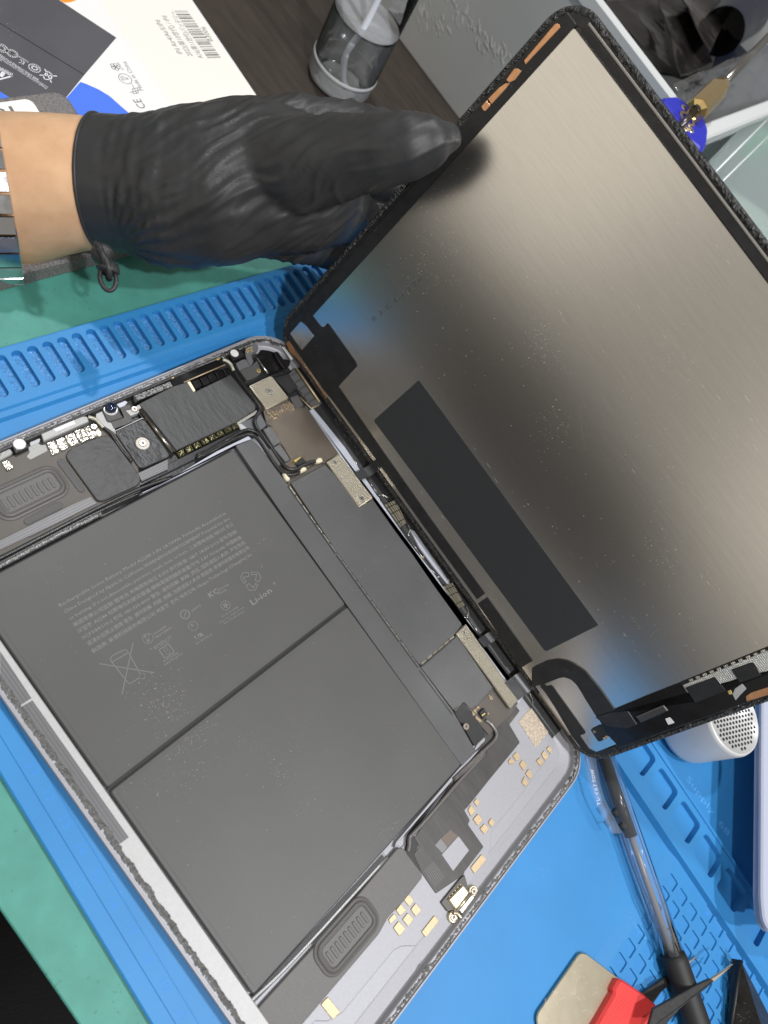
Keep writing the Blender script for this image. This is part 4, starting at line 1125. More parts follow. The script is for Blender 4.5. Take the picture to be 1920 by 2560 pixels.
# the pressed sheet is very slightly bowed: a shallow arch across its height
nt = M_dshield.node_tree
tc, sx, m1, m2, m3, bp = [nt.nodes.new(t) for t in ("ShaderNodeTexCoord", "ShaderNodeSeparateXYZ", "ShaderNodeMath", "ShaderNodeMath", "ShaderNodeMath", "ShaderNodeBump")]
nt.links.new(tc.outputs["Object"], sx.inputs[0])
m1.operation, m2.operation, m3.operation = 'SUBTRACT', 'MULTIPLY', 'MULTIPLY'
m1.inputs[1].default_value = 0.098
nt.links.new(sx.outputs[1], m1.inputs[0])
nt.links.new(m1.outputs[0], m2.inputs[0])
nt.links.new(m1.outputs[0], m2.inputs[1])
nt.links.new(m2.outputs[0], m3.inputs[0])
m3.inputs[1].default_value = -0.45
bp.inputs["Distance"].default_value = 1.0
nt.links.new(m3.outputs[0], bp.inputs["Height"])
nt.links.new(bp.outputs[0], nt.nodes["Principled BSDF"].inputs["Normal"])


def dring(ins, z, r=None):
    return [(x, y, z) for x, y in rrect(ins, ins, DX - ins, DY - ins, max(2, DR - ins), 10)]


loft("cover_glass", dp, M_glassb, [dring(0.5, -0.9), dring(0.0, -0.5), dring(0.0, -0.2), dring(0.35, 0.05)], True, True)
# plastic carrier round the glass edge
M_carrier = mat("carrier_black", (0.020, 0.019, 0.018), 0.35, var=(3, 0.3))
loft("carrier_frame", dp, M_carrier, [dring(2.4, 0.0), dring(2.6, 0.7), dring(5.5, 0.75), dring(5.6, 0.0)], False, False)
slab("metal_shield", dp, M_dshield, [(9.6, 166.9), (9.6, 4.6), (13.0, 4.2), (20, 3.4), (236, 3.2), (240.6, 8.6), (240.0, 27.5), (225.9, 29.4), (225.9, 163.5), (224, 167.0)], 0.02, 1.2, 0.8, 0.0)
# fold line along the far edge of the shield
for y0, y1, z, m in ((167.3, 170.0, 0.9, M_blackfilm), (170.4, 171.2, 1.0, mat("dull_edge", (0.30, 0.28, 0.25), 0.5, metal=0.2))):
    slab("far_edge_strip", dp, m, [(12, y0), (232, y0), (232, y1), (12, y1)], 0.05, z, 0.2, 0.15)
slab("near_end_tape", dp, M_blackfilm, [(4.0, 5), (9.4, 5), (9.4, 168), (4.0, 168)], 0.05, 1.0, 0.5, 0.1)


def dglue(name, pts_fn, n, w, seedv):
    vv, ff = [], []
    K = 5
    for i in range(n + 1):
        p, nn = pts_fn(i / n)
        ww = w * (0.85 + 0.45 * mnoise.noise((i * 0.13, 3, seedv)))
        for k in range(K):
            s = k / (K - 1)
            q = p + nn * (0.15 + ww * s)
            h = 0.05 + (0.1 + 0.9 * abs(mnoise.noise((q.x * 0.9, q.y * 0.9, seedv)))) * (1 - (2 * s - 1) ** 4)
            vv.append((q.x, q.y, h))
    for i in range(n):
        for k in range(K - 1):
            a = i * K + k
            ff.append((a, a + 1, a + K + 1, a + K))
    return mesh(name, vv, ff, M_glue, dp)


dglue("torn_adhesive_bead", lambda t: (Vector((0, 12 + t * (DY - 24), 0)), Vector((1, 0, 0))), 330, 2.6, 11)
dglue("torn_adhesive_bead", lambda t: (Vector((DX, 12 + t * (DY - 24), 0)), Vector((-1, 0, 0))), 330, 2.2, 12)
dglue("torn_adhesive_bead", lambda t: (Vector((12 + t * (DX - 24), DY, 0)), Vector((0, -1, 0))), 480, 2.6, 13)
dglue("torn_adhesive_bead", lambda t: (Vector((12 + t * (DX - 24), 0, 0)), Vector((0, 1, 0))), 480, 2.6, 14)
for cx, cy, a0, sd in ((DR, DY - DR, 90, 15), (DX - DR, DY - DR, 0, 16), (DR, DR, 180, 17), (DX - DR, DR, 270, 18)):
    dglue("torn_adhesive_bead", lambda t: (Vector((cx + DR * math.cos(math.radians(a0 + 90 * t)), cy + DR * math.sin(math.radians(a0 + 90 * t)), 0)),
                                           Vector((-math.cos(math.radians(a0 + 90 * t)), -math.sin(math.radians(a0 + 90 * t)), 0))), 42, 2.6, sd)

# scuffs, lint and fine scratches on the bare metal
M_scuff = mat("scuff_pale", (0.62, 0.60, 0.57), 0.45, metal=0.5)
pp = []
for (cx, cy), sx, sy, n in (((85, 96), 5, 3, 130), ((78, 101), 4, 2, 60), ((115, 130), 6, 4, 110), ((113, 82), 5, 4, 60), ((174, 86), 5, 3, 50), ((26, 99), 7, 7, 150), ((30, 80), 6, 9, 120), ((140, 118), 12, 10, 60), ((200, 60), 8, 8, 40)):
    for k in range(n):
        pp.append((random.gauss(cx, sx), random.gauss(cy, sy)))
pp += [(random.uniform(12, 222), random.uniform(20, 162)) for k in range(420)]
pp = [q for q in pp if 11 < q[0] < 224 and 48 < q[1] < 164 or 195 < q[0] < 224 and q[1] > 34 and q[1] < 164]
specks("lint_specks", dp, M_scuff, pp, 1.215, .05, .17)
ln = []
for k in range(38):
    x, y = random.uniform(15, 215), random.uniform(52, 160)
    a, L_, cv = random.uniform(0, 6.28), random.uniform(1.2, 6) * (3 if k % 9 == 0 else 1), random.uniform(-.12, .12)
    q = [(x, y)]
    for j in range(5):
        x, y, a = x + L_ / 5 * math.cos(a), y + L_ / 5 * math.sin(a), a + cv
        q.append((x, y))
    if all(11 < u[0] < 224 and 48 < u[1] < 164 for u in q):
        ln.append(q)
tag(strokes("fine_scratches", dp, mat("scratch_bright", (0.80, 0.78, 0.74), 0.35, metal=1.0), ln, 0.055, 1.21), kind="stuff")

# copper tapes and stickers
for P in ([(4.20, 149.66), (3.79, 163.29), (4.33, 163.95), (5.28, 164.06), (5.90, 163.81), (5.46, 149.17)], [(3.51, 145.77), (4.38, 146.58), (6.03, 146.93), (6.25, 144.63), (6.38, 143.86), (5.52, 141.87), (4.03, 141.53), (3.77, 143.07)], [(3.64, 133.25), (3.99, 138.33), (4.62, 140.73), (5.79, 141.82), (6.01, 139.47), (5.86, 133.12)], [(3.70, 129.92), (3.58, 132.42), (5.90, 132.60), (5.87, 130.06), (5.19, 129.72)]):
    slab("copper_tape", dp, M_copper, P, 0.8, 1.12, 0.15, 0.05)
slab("copper_tape", dp, M_copper, [(8.68, 1.99), (8.90, 4.10), (16.49, 3.44), (27.59, 3.85), (40.33, 4.02), (40.60, 2.12), (28.79, 2.68), (17.90, 2.04), (12.76, 0.80)], 0.3, 0.9, 0.3, 0.1)
slab("black_sticker", dp, M_blackfilm, [(5.68, 21.94), (10.10, 22.44), (16.17, 22.81), (17.00, 24.37), (16.67, 26.16), (17.58, 26.74), (38.49, 26.49), (40.03, 25.91), (40.71, 11.78), (74.09, 10.79), (115.61, 10.34), (154.98, 10.60), (155.41, 5.10), (114.99, 4.82), (71.09, 5.04), (43.05, 4.50), (36.30, 3.99), (21.43, 4.27), (11.86, 4.63), (8.00, 4.67), (7.46, 7.45), (7.94, 17.59)], 1.15, 1.4, 0.4, 0.05)
slab("sticker_window", dp, M_dshield, [(7.31, 7.21), (7.24, 15.79), (9.99, 16.68), (16.37, 17.04), (16.78, 7.46), (16.53, 7.14)], 1.35, 1.45, 0.4, 0.02)
slab("dark_panel", dp, mat("charcoal_sheet", (0.030, 0.032, 0.035), 0.5, var=(0.5, 0.12)), [(62.88, 46.14), (62.97, 16.57), (64.03, 16.17), (189.77, 18.09), (190.39, 18.96), (190.16, 46.34), (189.49, 46.62)], 1.15, 1.35, 0.8, 0.05)
slab("black_sticker", dp, M_blackfilm, [(157.13, 4.25), (156.81, 10.41), (191.45, 10.29), (192.09, 2.54)], 1.15, 1.5, 0.4, 0.05)
slab("black_sticker", dp, M_blackfilm, [(203.16, 5.24), (202.79, 8.02), (204.44, 8.21), (205.02, 10.65), (206.58, 10.90), (230.23, 10.81), (230.90, 9.92), (230.86, 7.38), (238.15, 7.21), (240.56, 8.99), (240.84, 18.17), (243.57, 18.30), (241.86, 8.83), (240.38, 5.59), (237.31, 3.85), (229.68, 3.44), (215.36, 5.13), (206.49, 5.63)], 1.15, 1.45, 0.3, 0.05)
slab("bronze_strip", dp, mat("bronze_strip_metal", (0.34, 0.28, 0.21), 0.3, metal=0.8), [(205.91, 2.12), (205.91, 4.00), (215.92, 4.74), (228.79, 4.34), (229.29, 2.34)], 0.4, 1.1, 0.3, 0.1)
# long black flex with its bend
fx = slab("display_flex", dp, M_blackfilm, [(194.27, 7.59), (194.15, 10.19), (194.20, 16.31), (195.56, 21.31), (197.94, 24.67), (201.37, 27.19), (205.91, 28.85), (209.09, 29.20), (215.71, 29.68), (225.46, 29.58), (228.26, 29.07), (229.17, 23.78), (225.46, 20.01), (217.21, 20.61), (209.29, 21.37), (206.14, 20.56), (204.03, 18.57), (203.40, 16.25), (203.10, 8.76), (202.35, 3.93), (202.13, 1.57)], 1.3, 1.75, 0.6, 0.1)
slab("flex_shim", dp, M_steel, [(197.96, 24.49), (201.53, 27.30), (209.19, 29.16), (228.24, 29.13), (228.19, 28.07), (209.70, 28.60)], 1.2, 1.35, 0.3, 0.02)
db = slab("driver_board", dp, M_gloss, [(225.81, 19.31), (225.51, 29.50), (225.29, 46.25), (225.47, 61.52), (234.52, 61.20), (234.69, 74.40), (234.74, 80.68), (234.56, 89.64), (234.16, 102.93), (241.03, 100.21), (242.34, 87.12), (242.46, 75.74), (241.83, 49.98), (241.82, 30.91), (241.63, 20.33), (236.61, 19.33), (227.39, 20.08)], 1.1, 1.8, 0.5, 0.25)
slab("flex_step", db, M_blackfilm, [(225.38, 20.18), (225.76, 26.32), (228.14, 34.53), (235.12, 34.31), (235.08, 28.93), (230.61, 21.35)], 1.7, 2.2, 0.5, 0.2)
slab("connector_tab", dp, M_carrier, [(230.23, 13.54), (229.83, 15.00), (229.62, 18.42), (230.32, 20.96), (234.67, 20.57), (236.23, 18.63), (236.56, 13.81), (236.03, 13.22)], 1.15, 1.6, 0.4, 0.1)
for P in ([(235.33, 16.31), (235.37, 17.43), (236.14, 17.44), (236.14, 16.11)], [(235.07, 17.64), (235.05, 18.60), (235.99, 19.07), (236.28, 18.11)]):
    slab("gold_contact", dp, M_gold, P, 1.5, 1.7, 0, 0.03)
P = [(231.50, 14.66)][0]
strokes("tab_mark", dp, M_cream, [circ(P[0], P[1], 0.5, 12)], 0.12, 1.63)
slab("pressed_mesh", dp, grid_mat("pressed_mesh_metal", (0.66, 0.64, 0.58), 0.30, 0.9, 0.75, 0.12, 'dots', 1.0), [(226.81, 60.93), (226.71, 75.23), (226.19, 103.89), (235.06, 98.39), (234.61, 91.84), (234.28, 89.06), (234.44, 80.20), (234.17, 77.98), (234.83, 73.92), (234.90, 61.67), (234.87, 60.73)], 0.9, 1.75, 0.3, 0.1)
for P in ([(227.95, 61.69), (228.14, 74.18), (228.70, 74.43), (234.90, 74.68), (235.17, 61.39)], [(227.89, 81.47), (228.16, 89.51), (228.74, 90.06), (234.21, 89.47), (233.88, 81.19)]):
    slab("black_sticker", dp, M_blackfilm, P, 1.7, 1.95, 0.3, 0.05)
a = [(226.08, 64.29), (225.96, 97.37)]
p, q = Vector(a[0]), Vector(a[1])
d = (q - p) / 11
nn = Vector((-d.y, d.x)).normalized() * 0.45
slab("vent_channel", dp, M_dark, [tuple(p - nn * 2 - d), tuple(q - nn * 2 + d * 5), tuple(q + nn * 2 + d * 5), tuple(p + nn * 2 - d)], 0.9, 1.25, 0, 0)
for k in range(15):
    s, e = p + d * (k + .1), p + d * (k + .62)
    slab("vent_clip", dp, M_champ, [tuple(s - nn), tuple(e - nn), tuple(e + nn), tuple(s + nn)], 1.2, 1.7, 0.1, 0.1)
slab("connector_can", dp, mat("blue_chrome", (0.55, 0.56, 0.58), 0.12, metal=1.0), [(231.59, 36.17), (231.20, 49.66), (234.10, 49.92), (234.89, 36.23)], 1.6, 2.6, 0.4, 0.35)
slab("white_square", dp, M_white, [(236.98, 46.35), (237.10, 48.46), (239.92, 48.74), (239.89, 45.90)], 1.7, 1.95, 0.3, 0.03)
slab("silver_leaf", dp, M_rail, [(237.33, 76.00), (235.48, 78.09), (234.62, 81.61), (237.07, 81.81), (238.42, 78.59), (239.88, 75.56)], 1.7, 1.98, 0.3, 0.05)
slab("copper_tape", dp, M_copper, [(239.74, 79.96), (239.14, 82.55), (239.63, 92.80), (242.38, 91.10), (241.81, 78.80)], 1.7, 1.95, 0.5, 0.05)
slab("gold_contact", dp, MATS["yellow_gold"], [(235.33, 75.18), (235.33, 76.39), (237.11, 76.14), (236.90, 74.83)], 1.7, 1.99, 0.1, 0.05)
tube("board_edge", dp, M_steel, [(*p, 1.5) for p in [(236.94, 74.99), (240.51, 74.50), (242.83, 75.12)]], 0.18, 6)
# stamped code on the shield
M_stamp = mat("stamp_dark", (0.14, 0.13, 0.125), 0.4, metal=0.6)
a = [(31.11, 44.89), (33.50, 73.67)]
text("stamped_code", dp, M_stamp, "0. 3. C. E. L 3 2 0", a[0], a[1], 2.0, 1.215)
# broad black ribbon joining housing and display
b = [(199.88, 165.22)][0]
ribbon("display_ribbon", dp, M_ribbon, [tuple(DINV @ Vector((b[0] + dx, y, z))) for dx, y, z in ((-.5, 163.5, 4.9), (0, 167, 4.9), (.5, 170.6, 5.2), (.8, 172.6, 7.2), (1.0, 173.2, 11.0), (1.0, 174.2, 15.0))],
       tuple(DINV.to_3x3() @ Vector((1, 0.03, 0))), 10.0, 0.15)

# ================================================================== things on and round the bench
# spare battery box, printed lid
bx = thing("battery_box", "white printed cardboard box showing a dark battery, barcode label facing the bottle", "box")
M_card = mat("white_card", (0.82, 0.81, 0.80), 0.42, var=(60, 0.02))
M_cardw = mat("warm_label", (0.84, 0.82, 0.76), 0.3)
BZ = 4.0
slab("carton", bx, M_card, [(-245.01, 262.25), (-208.06, 273.56), (-191.50, 265.16), (-126.25, 261.20), (-113.69, 260.44), (-109.17, 216.57), (-116.88, 177.59), (-125.03, 136.43), (-138.34, 100.88), (-222.39, 130.17)], -3.0, BZ, 1.0, 0.4)
slab("label", bx, M_cardw, [(-199.26, 210.34), (-192.80, 263.34), (-157.51, 260.84), (-126.25, 260.70), (-120.50, 253.44), (-120.86, 207.23), (-149.59, 208.70)], BZ - 0.2, BZ + 0.06, 1.0, 0.02)
slab("printed_battery", bx, mat("print_slate", (0.085, 0.085, 0.095), 0.40, var=(30, 0.12), dust=(20, 0.8, 0.80, (0.3, 0.3, 0.3))), [(-206.87, 156.64), (-207.57, 182.45), (-196.21, 189.24), (-171.26, 204.57), (-151.60, 174.53), (-136.57, 152.54), (-144.60, 123.02), (-173.71, 132.22)], BZ, BZ + 0.05, 0, 0)
slab("printed_wave", bx, mat("print_blue", (0.07, 0.19, 0.80), 0.4), [(-148.16, 170.38), (-146.81, 172.31), (-142.69, 176.55), (-138.26, 179.45), (-132.11, 181.27), (-126.13, 183.24), (-120.83, 183.98), (-126.93, 151.69), (-136.64, 152.70)], BZ, BZ + 0.03, 0, 0)
slab("printed_wave", bx, MATS["print_blue"], [(-151.53, 130.40), (-148.36, 132.00), (-145.16, 133.95), (-140.01, 137.60), (-140.08, 127.18), (-143.19, 123.89)], BZ, BZ + 0.09, 0, 0)
slab("printed_spot", bx, mat("print_orange", (0.85, 0.33, 0.03), 0.4), [(-197.66, 189.12), (-196.20, 189.43), (-194.79, 190.39), (-194.33, 191.53), (-194.52, 194.51), (-195.32, 197.28), (-196.55, 199.51), (-199.39, 201.28), (-199.94, 191.33)], BZ, BZ + 0.08, 0, 0)
M_pw = mat("print_white", (0.75, 0.75, 0.78), 0.5)
M_pk = mat("print_grey", (0.13, 0.13, 0.12), 0.5)
Z2, Z3 = BZ + 0.10, BZ + 0.12
text("warning_print", bx, M_pw, "WARNING", [(-156.84, 143.30), (-162.03, 138.92)][0], [(-156.84, 143.30), (-162.03, 138.92)][1], 2.6, Z2)
strokes("warning_print", bx, M_pw, [[(-155.55, 141.47), (-161.18, 138.77), (-154.31, 133.39), (-155.55, 141.47)]], 0.7, Z2)
strokes("warning_print", bx, M_pw, [[(-157.85, 139.11), (-157.67, 138.83)], [(-157.11, 138.15), (-156.39, 137.10)]], 1.6, Z2)
for body, P in (("Warning Do not short circuit, crush, pierce or heat the battery. 警告 3.85V 7606mAh 请勿拆卸", [(-146.97, 153.17), (-173.52, 137.91)]), ("Li-ion Battery Pack. Dispose of properly and never throw into fire or water. 2022", [(-147.52, 153.98), (-174.67, 138.57)]), ("锂电池 7606mAh 28.93Wh Made for iPad 充电限制电压 4.35V 標稱電壓", [(-152.13, 152.42), (-175.58, 139.09)]),
                ("TIS 2217-2548", [(-157.70, 156.68), (-161.17, 154.23)]), ("YU10234-20018", [(-162.34, 153.83), (-166.02, 151.25)])):
    text("fine_print", bx, M_pw, body, P[0], P[1], 1.2, Z2, res=1)
b0 = [(-153.48, 157.81), (-167.64, 148.88), (-158.50, 154.04), (-171.09, 145.96)]
strokes("bin_mark", bx, M_pw, [[(-157.26, 158.29), (-149.78, 156.87)], [(-154.45, 154.09), (-152.84, 161.40)], [(-156.03, 158.98), (-153.65, 159.80), (-151.28, 157.41), (-151.86, 154.94), (-153.61, 155.26), (-156.03, 158.98)]], 0.5, Z2)
strokes("round_mark", bx, M_pw, [circ(*b0[1], 2.2, 18), circ(*b0[1], 1.7, 18), circ(*b0[1], .6, 12), circ(*b0[2], 2.4, 18), circ(*b0[2], 1.3, 5), circ(*b0[3], 2.4, 18), circ(*b0[3], 1.4, 12)], 0.55, Z2)
text("kc_mark", bx, M_pw, "KC", [(-162.58, 151.95), (-164.09, 150.55)][0], [(-162.58, 151.95), (-164.09, 150.55)][1], 2.6, Z2)
strokes("cell_gap_print", bx, M_dark, [[(-185.63, 152.63), (-151.92, 174.54)]], 0.55, BZ + 0.07)
text("made_in_print", bx, M_pk, "Made in China", [(-138.80, 198.54), (-156.58, 200.27)][0], [(-138.80, 198.54), (-156.58, 200.27)][1], 2.2, BZ + 0.03)
text("made_in_print", bx, M_pk, "CE", [(-128.59, 193.44), (-134.32, 193.64)][0], [(-128.59, 193.44), (-134.32, 193.64)][1], 4.2, BZ + 0.03)
text("made_in_print", bx, M_pk, "Li-ion", [(-152.13, 196.21), (-156.56, 196.20)][0], [(-152.13, 196.21), (-156.56, 196.20)][1], 1.5, BZ + 0.03)
text("made_in_print", bx, M_pk, "PS", [(-145.94, 193.01), (-148.51, 193.38)][0], [(-145.94, 193.01), (-148.51, 193.38)][1], 1.7, BZ + 0.03)
text("made_in_print", bx, M_pk, "E", [(-146.18, 195.04), (-147.62, 195.24)][0], [(-146.18, 195.04), (-147.62, 195.24)][1], 1.7, BZ + 0.03)
c1, c2, c3 = [(-146.71, 193.51), (-154.25, 192.91), (-139.06, 193.47)]
strokes("made_in_print", bx, M_pk, [circ(*c1, 3.1, 24), [(-143.05, 194.87), (-137.41, 193.98)], [(-138.64, 190.83), (-139.18, 196.11)], [(-140.62, 193.55), (-140.51, 196.33), (-137.77, 194.99), (-137.71, 192.10), (-140.62, 193.55)]] +
        [circ(c2[0] + 1.3 * math.cos(a), c2[1] + 1.3 * math.sin(a), 0.95, 10) for a in (0, 1.26, 2.5, 3.8, 5.0)], 0.28, BZ + 0.03)
for body, P in (("iPd Air4/Air5/iPd", [(-157.31, 234.73), (-179.76, 235.67)]), ("2022(第10世代) / iPd", [(-155.35, 239.79), (-182.13, 241.48)]), ("A16(第11世代)バッテリー", [(-153.24, 245.06), (-184.46, 248.43)]), ("B3006", [(-163.25, 258.59), (-173.03, 260.27)])):
    text("label_print", bx, M_pk, body, P[0], P[1], 3.0, BZ + 0.08)
a0, a1, a2 = [Vector(p) for p in [(-185.05, 248.29), (-184.44, 256.60), (-152.13, 247.58)]]
bars = []
t = 0.0
r2 = random.Random(4)
while t < 0.97:
    w = r2.choice([.008, .008, .016, .026])
    q0, q1 = a0 + (a2 - a0) * t, a0 + (a2 - a0) * (t + w)
    bars.append([tuple(q0), tuple(q0 + (a1 - a0)), tuple(q1 + (a1 - a0)), tuple(q1)])
    t += w + r2.choice([.010, .018, .03])
vs, fs = [], []
for q in bars:
    i = len(vs)
    vs += [(x, y, BZ + 0.085) for x, y in q]
    fs.append((i, i + 1, i + 2, i + 3))
mesh("barcode", vs, fs, M_pk, bx)

# grey speckled case leaning on the box, under the forearm
cs = thing("instrument_case", "grey speckled flat case with a white label, lying under the bare forearm", "case")
M_case = mat("speckled_grey", (0.16, 0.15, 0.145), 0.6, var=(0.9, 0.4), bump=(0.8, 0.6, 0.25))
cp = rnd([(-134, 60), (-134, 152), (-60, 152), (-62, 60)], 7, 6)
tilt = lambda x, h: -2.9 + h + (-58 - x) * 0.145
vs = [(x, y, tilt(x, 0)) for x, y in cp] + [(x, y, tilt(x, 7.0)) for x, y in cp] + [(x, y, tilt(x, 8.0)) for x, y in inset(cp, 1.2)]
n = len(cp)
fs = [(i, (i + 1) % n, n + (i + 1) % n, n + i) for i in range(n)] + [(n + i, n + (i + 1) % n, 2 * n + (i + 1) % n, 2 * n + i) for i in range(n)] + [tuple(2 * n + i for i in range(n)), tuple(reversed(range(n)))]
mesh("case_shell", vs, fs, M_case, cs)
lp = rrect(-131.5, 60, -112, 135.5, 3, 5)
o = mesh("paper_label", [(x, y, tilt(x, 8.06)) for x, y in lp], [tuple(range(len(lp)))], M_cardw, cs)
for body, y0, y1 in (("1", 124.2, 125.6), ("0", 117.5, 122.5)):
    o = text("label_digit", cs, M_pk, body, (-122.5, y0), (-122.5, y1), 7.0, 0.0)
    shift(o, lambda c: np.column_stack([c[:, 0], c[:, 1], -2.9 + 8.12 + (-58 - c[:, 0]) * 0.145]))

# spray bottle of clear liquid
sb = thing("spray_bottle", "clear cylindrical bottle half full of liquid with a white dip tube", "bottle", (-135, 337, -5.98))
M_clear = mat("clear_plastic", (0.97, 0.98, 1.0), 0.03, trans=1.0, ior=1.45)
M_liq = mat("clear_liquid", (0.98, 0.99, 1.0), 0.0, trans=1.0, ior=1.33)


def lathe(name, parent, m, prof, seg=48, first=True, last=True):
    return loft(name, parent, m, [[(r * math.cos(2 * math.pi * k / seg), r * math.sin(2 * math.pi * k / seg), z) for k in range(seg)] for r, z in prof], first, last, True)


def film(name, tint, blend, rough, bump=None, milk=0.0):
    """thin clear plastic: sees straight through, mirrors at grazing angles"""
    m = bpy.data.materials.new(name)
    m.use_nodes = True
    nt = m.node_tree
    nt.nodes.clear()
    N = nt.nodes.new
    out, tr, gl, fr, mx = N("ShaderNodeOutputMaterial"), N("ShaderNodeBsdfTransparent"), N("ShaderNodeBsdfGlossy"), N("ShaderNodeLayerWeight"), N("ShaderNodeMixShader")
    tr.inputs[0].default_value = (*tint, 1)
    gl.inputs["Roughness"].default_value = rough
    fr.inputs[0].default_value = blend
    nt.links.new(fr.outputs["Fresnel"], mx.inputs[0])
    src = tr.outputs[0]
    if milk:
        df, m2 = N("ShaderNodeBsdfDiffuse"), N("ShaderNodeMixShader")
        df.inputs[0].default_value = (0.85, 0.87, 0.9, 1)
        m2.inputs[0].default_value = milk
        nt.links.new(src, m2.inputs[1])
        nt.links.new(df.outputs[0], m2.inputs[2])
        src = m2.outputs[0]
    if bump:
        tc, nz, bp = N("ShaderNodeTexCoord"), N("ShaderNodeTexNoise"), N("ShaderNodeBump")
        nz.inputs["Scale"].default_value = 1000 / bump[0]
        bp.inputs["Strength"].default_value = 1
        bp.inputs["Distance"].default_value = bump[1] * S
        nt.links.new(tc.outputs["Object"], nz.inputs[0])
        nt.links.new(nz.outputs[0], bp.inputs["Height"])
        nt.links.new(bp.outputs[0], gl.inputs["Normal"])
        nt.links.new(bp.outputs[0], fr.inputs["Normal"])
    nt.links.new(src, mx.inputs[1])
    nt.links.new(gl.outputs[0], mx.inputs[2])
    nt.links.new(mx.outputs[0], out.inputs[0])
    return m


M_pc = film("pen_shell", (0.95, 0.96, 0.98), 0.10, 0.06, None, 0.06)
M_wall = film("bottle_film", (0.98, 0.985, 0.99), 0.22, 0.04)
lathe("bottle_wall", sb, M_wall, [(20.0, 1.6), (20.4, 4.0), (20.4, 11.2), (20.9, 11.8), (20.9, 12.8), (20.4, 13.4), (20.4, 96), (14, 108), (12, 112)], 48, False, False)
lathe("bottle_base", sb, film("moulded_base", (0.8, 0.82, 0.86), 0.30, 0.12, None, 0.30), [(1, 1.0), (13.8, 0.8), (17.5, 0.1), (20.1, 1.6), (20.45, 4.0), (20.45, 10.5)], 48, True, False)
lathe("base_ring", sb, film("ring_film", (0.9, 0.9, 0.9), 0.4, 0.1, None, 0.65), [(20.5, 11.0), (21.0, 11.7), (21.0, 12.9), (20.5, 13.5)], 48, False, False)
lathe("liquid", sb, film("liquid_film", (0.97, 0.98, 0.98), 0.20, 0.04, None, 0.10), [(19.6, 4.5), (20.1, 13.0), (20.1, 41.0)], 48, False, False)  # pale veil mixed into the clear liquid to stand in for missing reflections
lathe("liquid_surface", sb, film("rippled_surface", (0.82, 0.84, 0.86), 0.50, 0.08, (12, 4.0), 0.50), [(20.2, 42.6), (19.6, 41.8), (18.0, 41.3), (12, 41.2), (6, 41.3), (0.5, 41.2)], 48, False, True)  # white mixed into the surface colour for its bright highlight
tube("dip_tube", sb, mat("milky_tube", (0.80, 0.82, 0.88), 0.35), [(2, -2, 100), (3, -3, 60), (5, -7, 40), (4, -10, 24), (8, -9, 12), (12, -7, 7)], 1.9, 12)
M_cap = mat("pump_white", (0.75, 0.75, 0.75), 0.4)
lathe("pump_head", sb, M_cap, [(13, 109), (13, 124), (9, 128), (5, 134), (5, 150)])

# white bin with bags
bn = thing("storage_bin", "white open plastic bin full of black plastic bags, behind the lifted display", "bin")
M_bin = mat("bin_plastic", (0.50, 0.51, 0.50), 0.35, var=(80, 0.05), dust=(60, 2.0, 0.84, (0.75, 0.75, 0.74)))
M_rim = mat("bin_rim", (0.60, 0.62, 0.62), 0.35)
XB0, XB1, YB0, YB1, HB = -330.0, 31.0, 418.0, 640.0, 103.0
slab("front_panel", bn, M_bin, [(XB0, YB0), (XB1, YB0), (XB1, YB0 + 2.5), (XB0, YB0 + 2.5)], -6, HB, 0, 0.3)
slab("end_panel", bn, M_bin, [(XB1 - 2.5, YB0 + 2.5), (XB1, YB0 + 2.5), (XB1, YB1), (XB1 - 2.5, YB1)], -6, HB, 0, 0.3)
slab("end_panel", bn, M_bin, [(XB0, YB0 + 2.5), (XB0 + 2.5, YB0 + 2.5), (XB0 + 2.5, YB1), (XB0, YB1)], -6, HB, 0, 0.3)
slab("back_panel", bn, M_bin, [(XB0 + 2.5, YB1 - 2.5), (XB1 - 2.5, YB1 - 2.5), (XB1 - 2.5, YB1), (XB0 + 2.5, YB1)], -6, HB, 0, 0.3)
slab("bin_floor", bn, M_bin, [(XB0 + 2.5, YB0 + 2.5), (XB1 - 2.5, YB0 + 2.5), (XB1 - 2.5, YB1 - 2.5), (XB0 + 2.5, YB1 - 2.5)], -6, -3, 0, 0.3)
slab("rim", bn, M_rim, [(XB0 - 3, YB0 - 3), (XB1 + 6, YB0 - 3), (XB1 + 6, YB0 + 3), (XB0 - 3, YB0 + 3)], HB - 6, HB + 2, 0, 1.2)
slab("rim", bn, M_rim, [(XB1 - 3, YB0 + 3), (XB1 + 6, YB0 + 3), (XB1 + 6, YB1 + 3), (XB1 - 3, YB1 + 3)], HB - 6, HB + 2, 0, 1.2)

# rubbed pale scuffs on the outside of the front panel
vs, fs = [], []
fp = [(-172.71, 10.31), (-152.63, 18.63), (-137.46, 21.59), (-131.42, 39.15), (-120.50, 38.86), (-109.14, 40.35), (-96.72, 42.82), (-88.14, 44.79)]
for k in range(110):
    a = fp[k % len(fp)]
    x, z = random.gauss(a[0], 4), random.gauss(a[1], 3)
    if z < -4 or z > HB - 8:
        continue
    r, L_, an = random.uniform(.3, .9), random.uniform(.5, 3.2), random.uniform(-.9, -.2)
    i = len(vs)
    for t in range(6):
        c, s_ = math.cos(t * 1.047) * L_, math.sin(t * 1.047) * r
        vs.append((x + c * math.cos(an) - s_ * math.sin(an), YB0 - 0.2 - 0.008 * k, z + c * math.sin(an) + s_ * math.cos(an)))
    fs.append(tuple(range(i, i + 6)))
tag(mesh("panel_scuffs", vs, fs, mat("scuff_white", (0.70, 0.70, 0.68), 0.6), bn), kind="stuff")


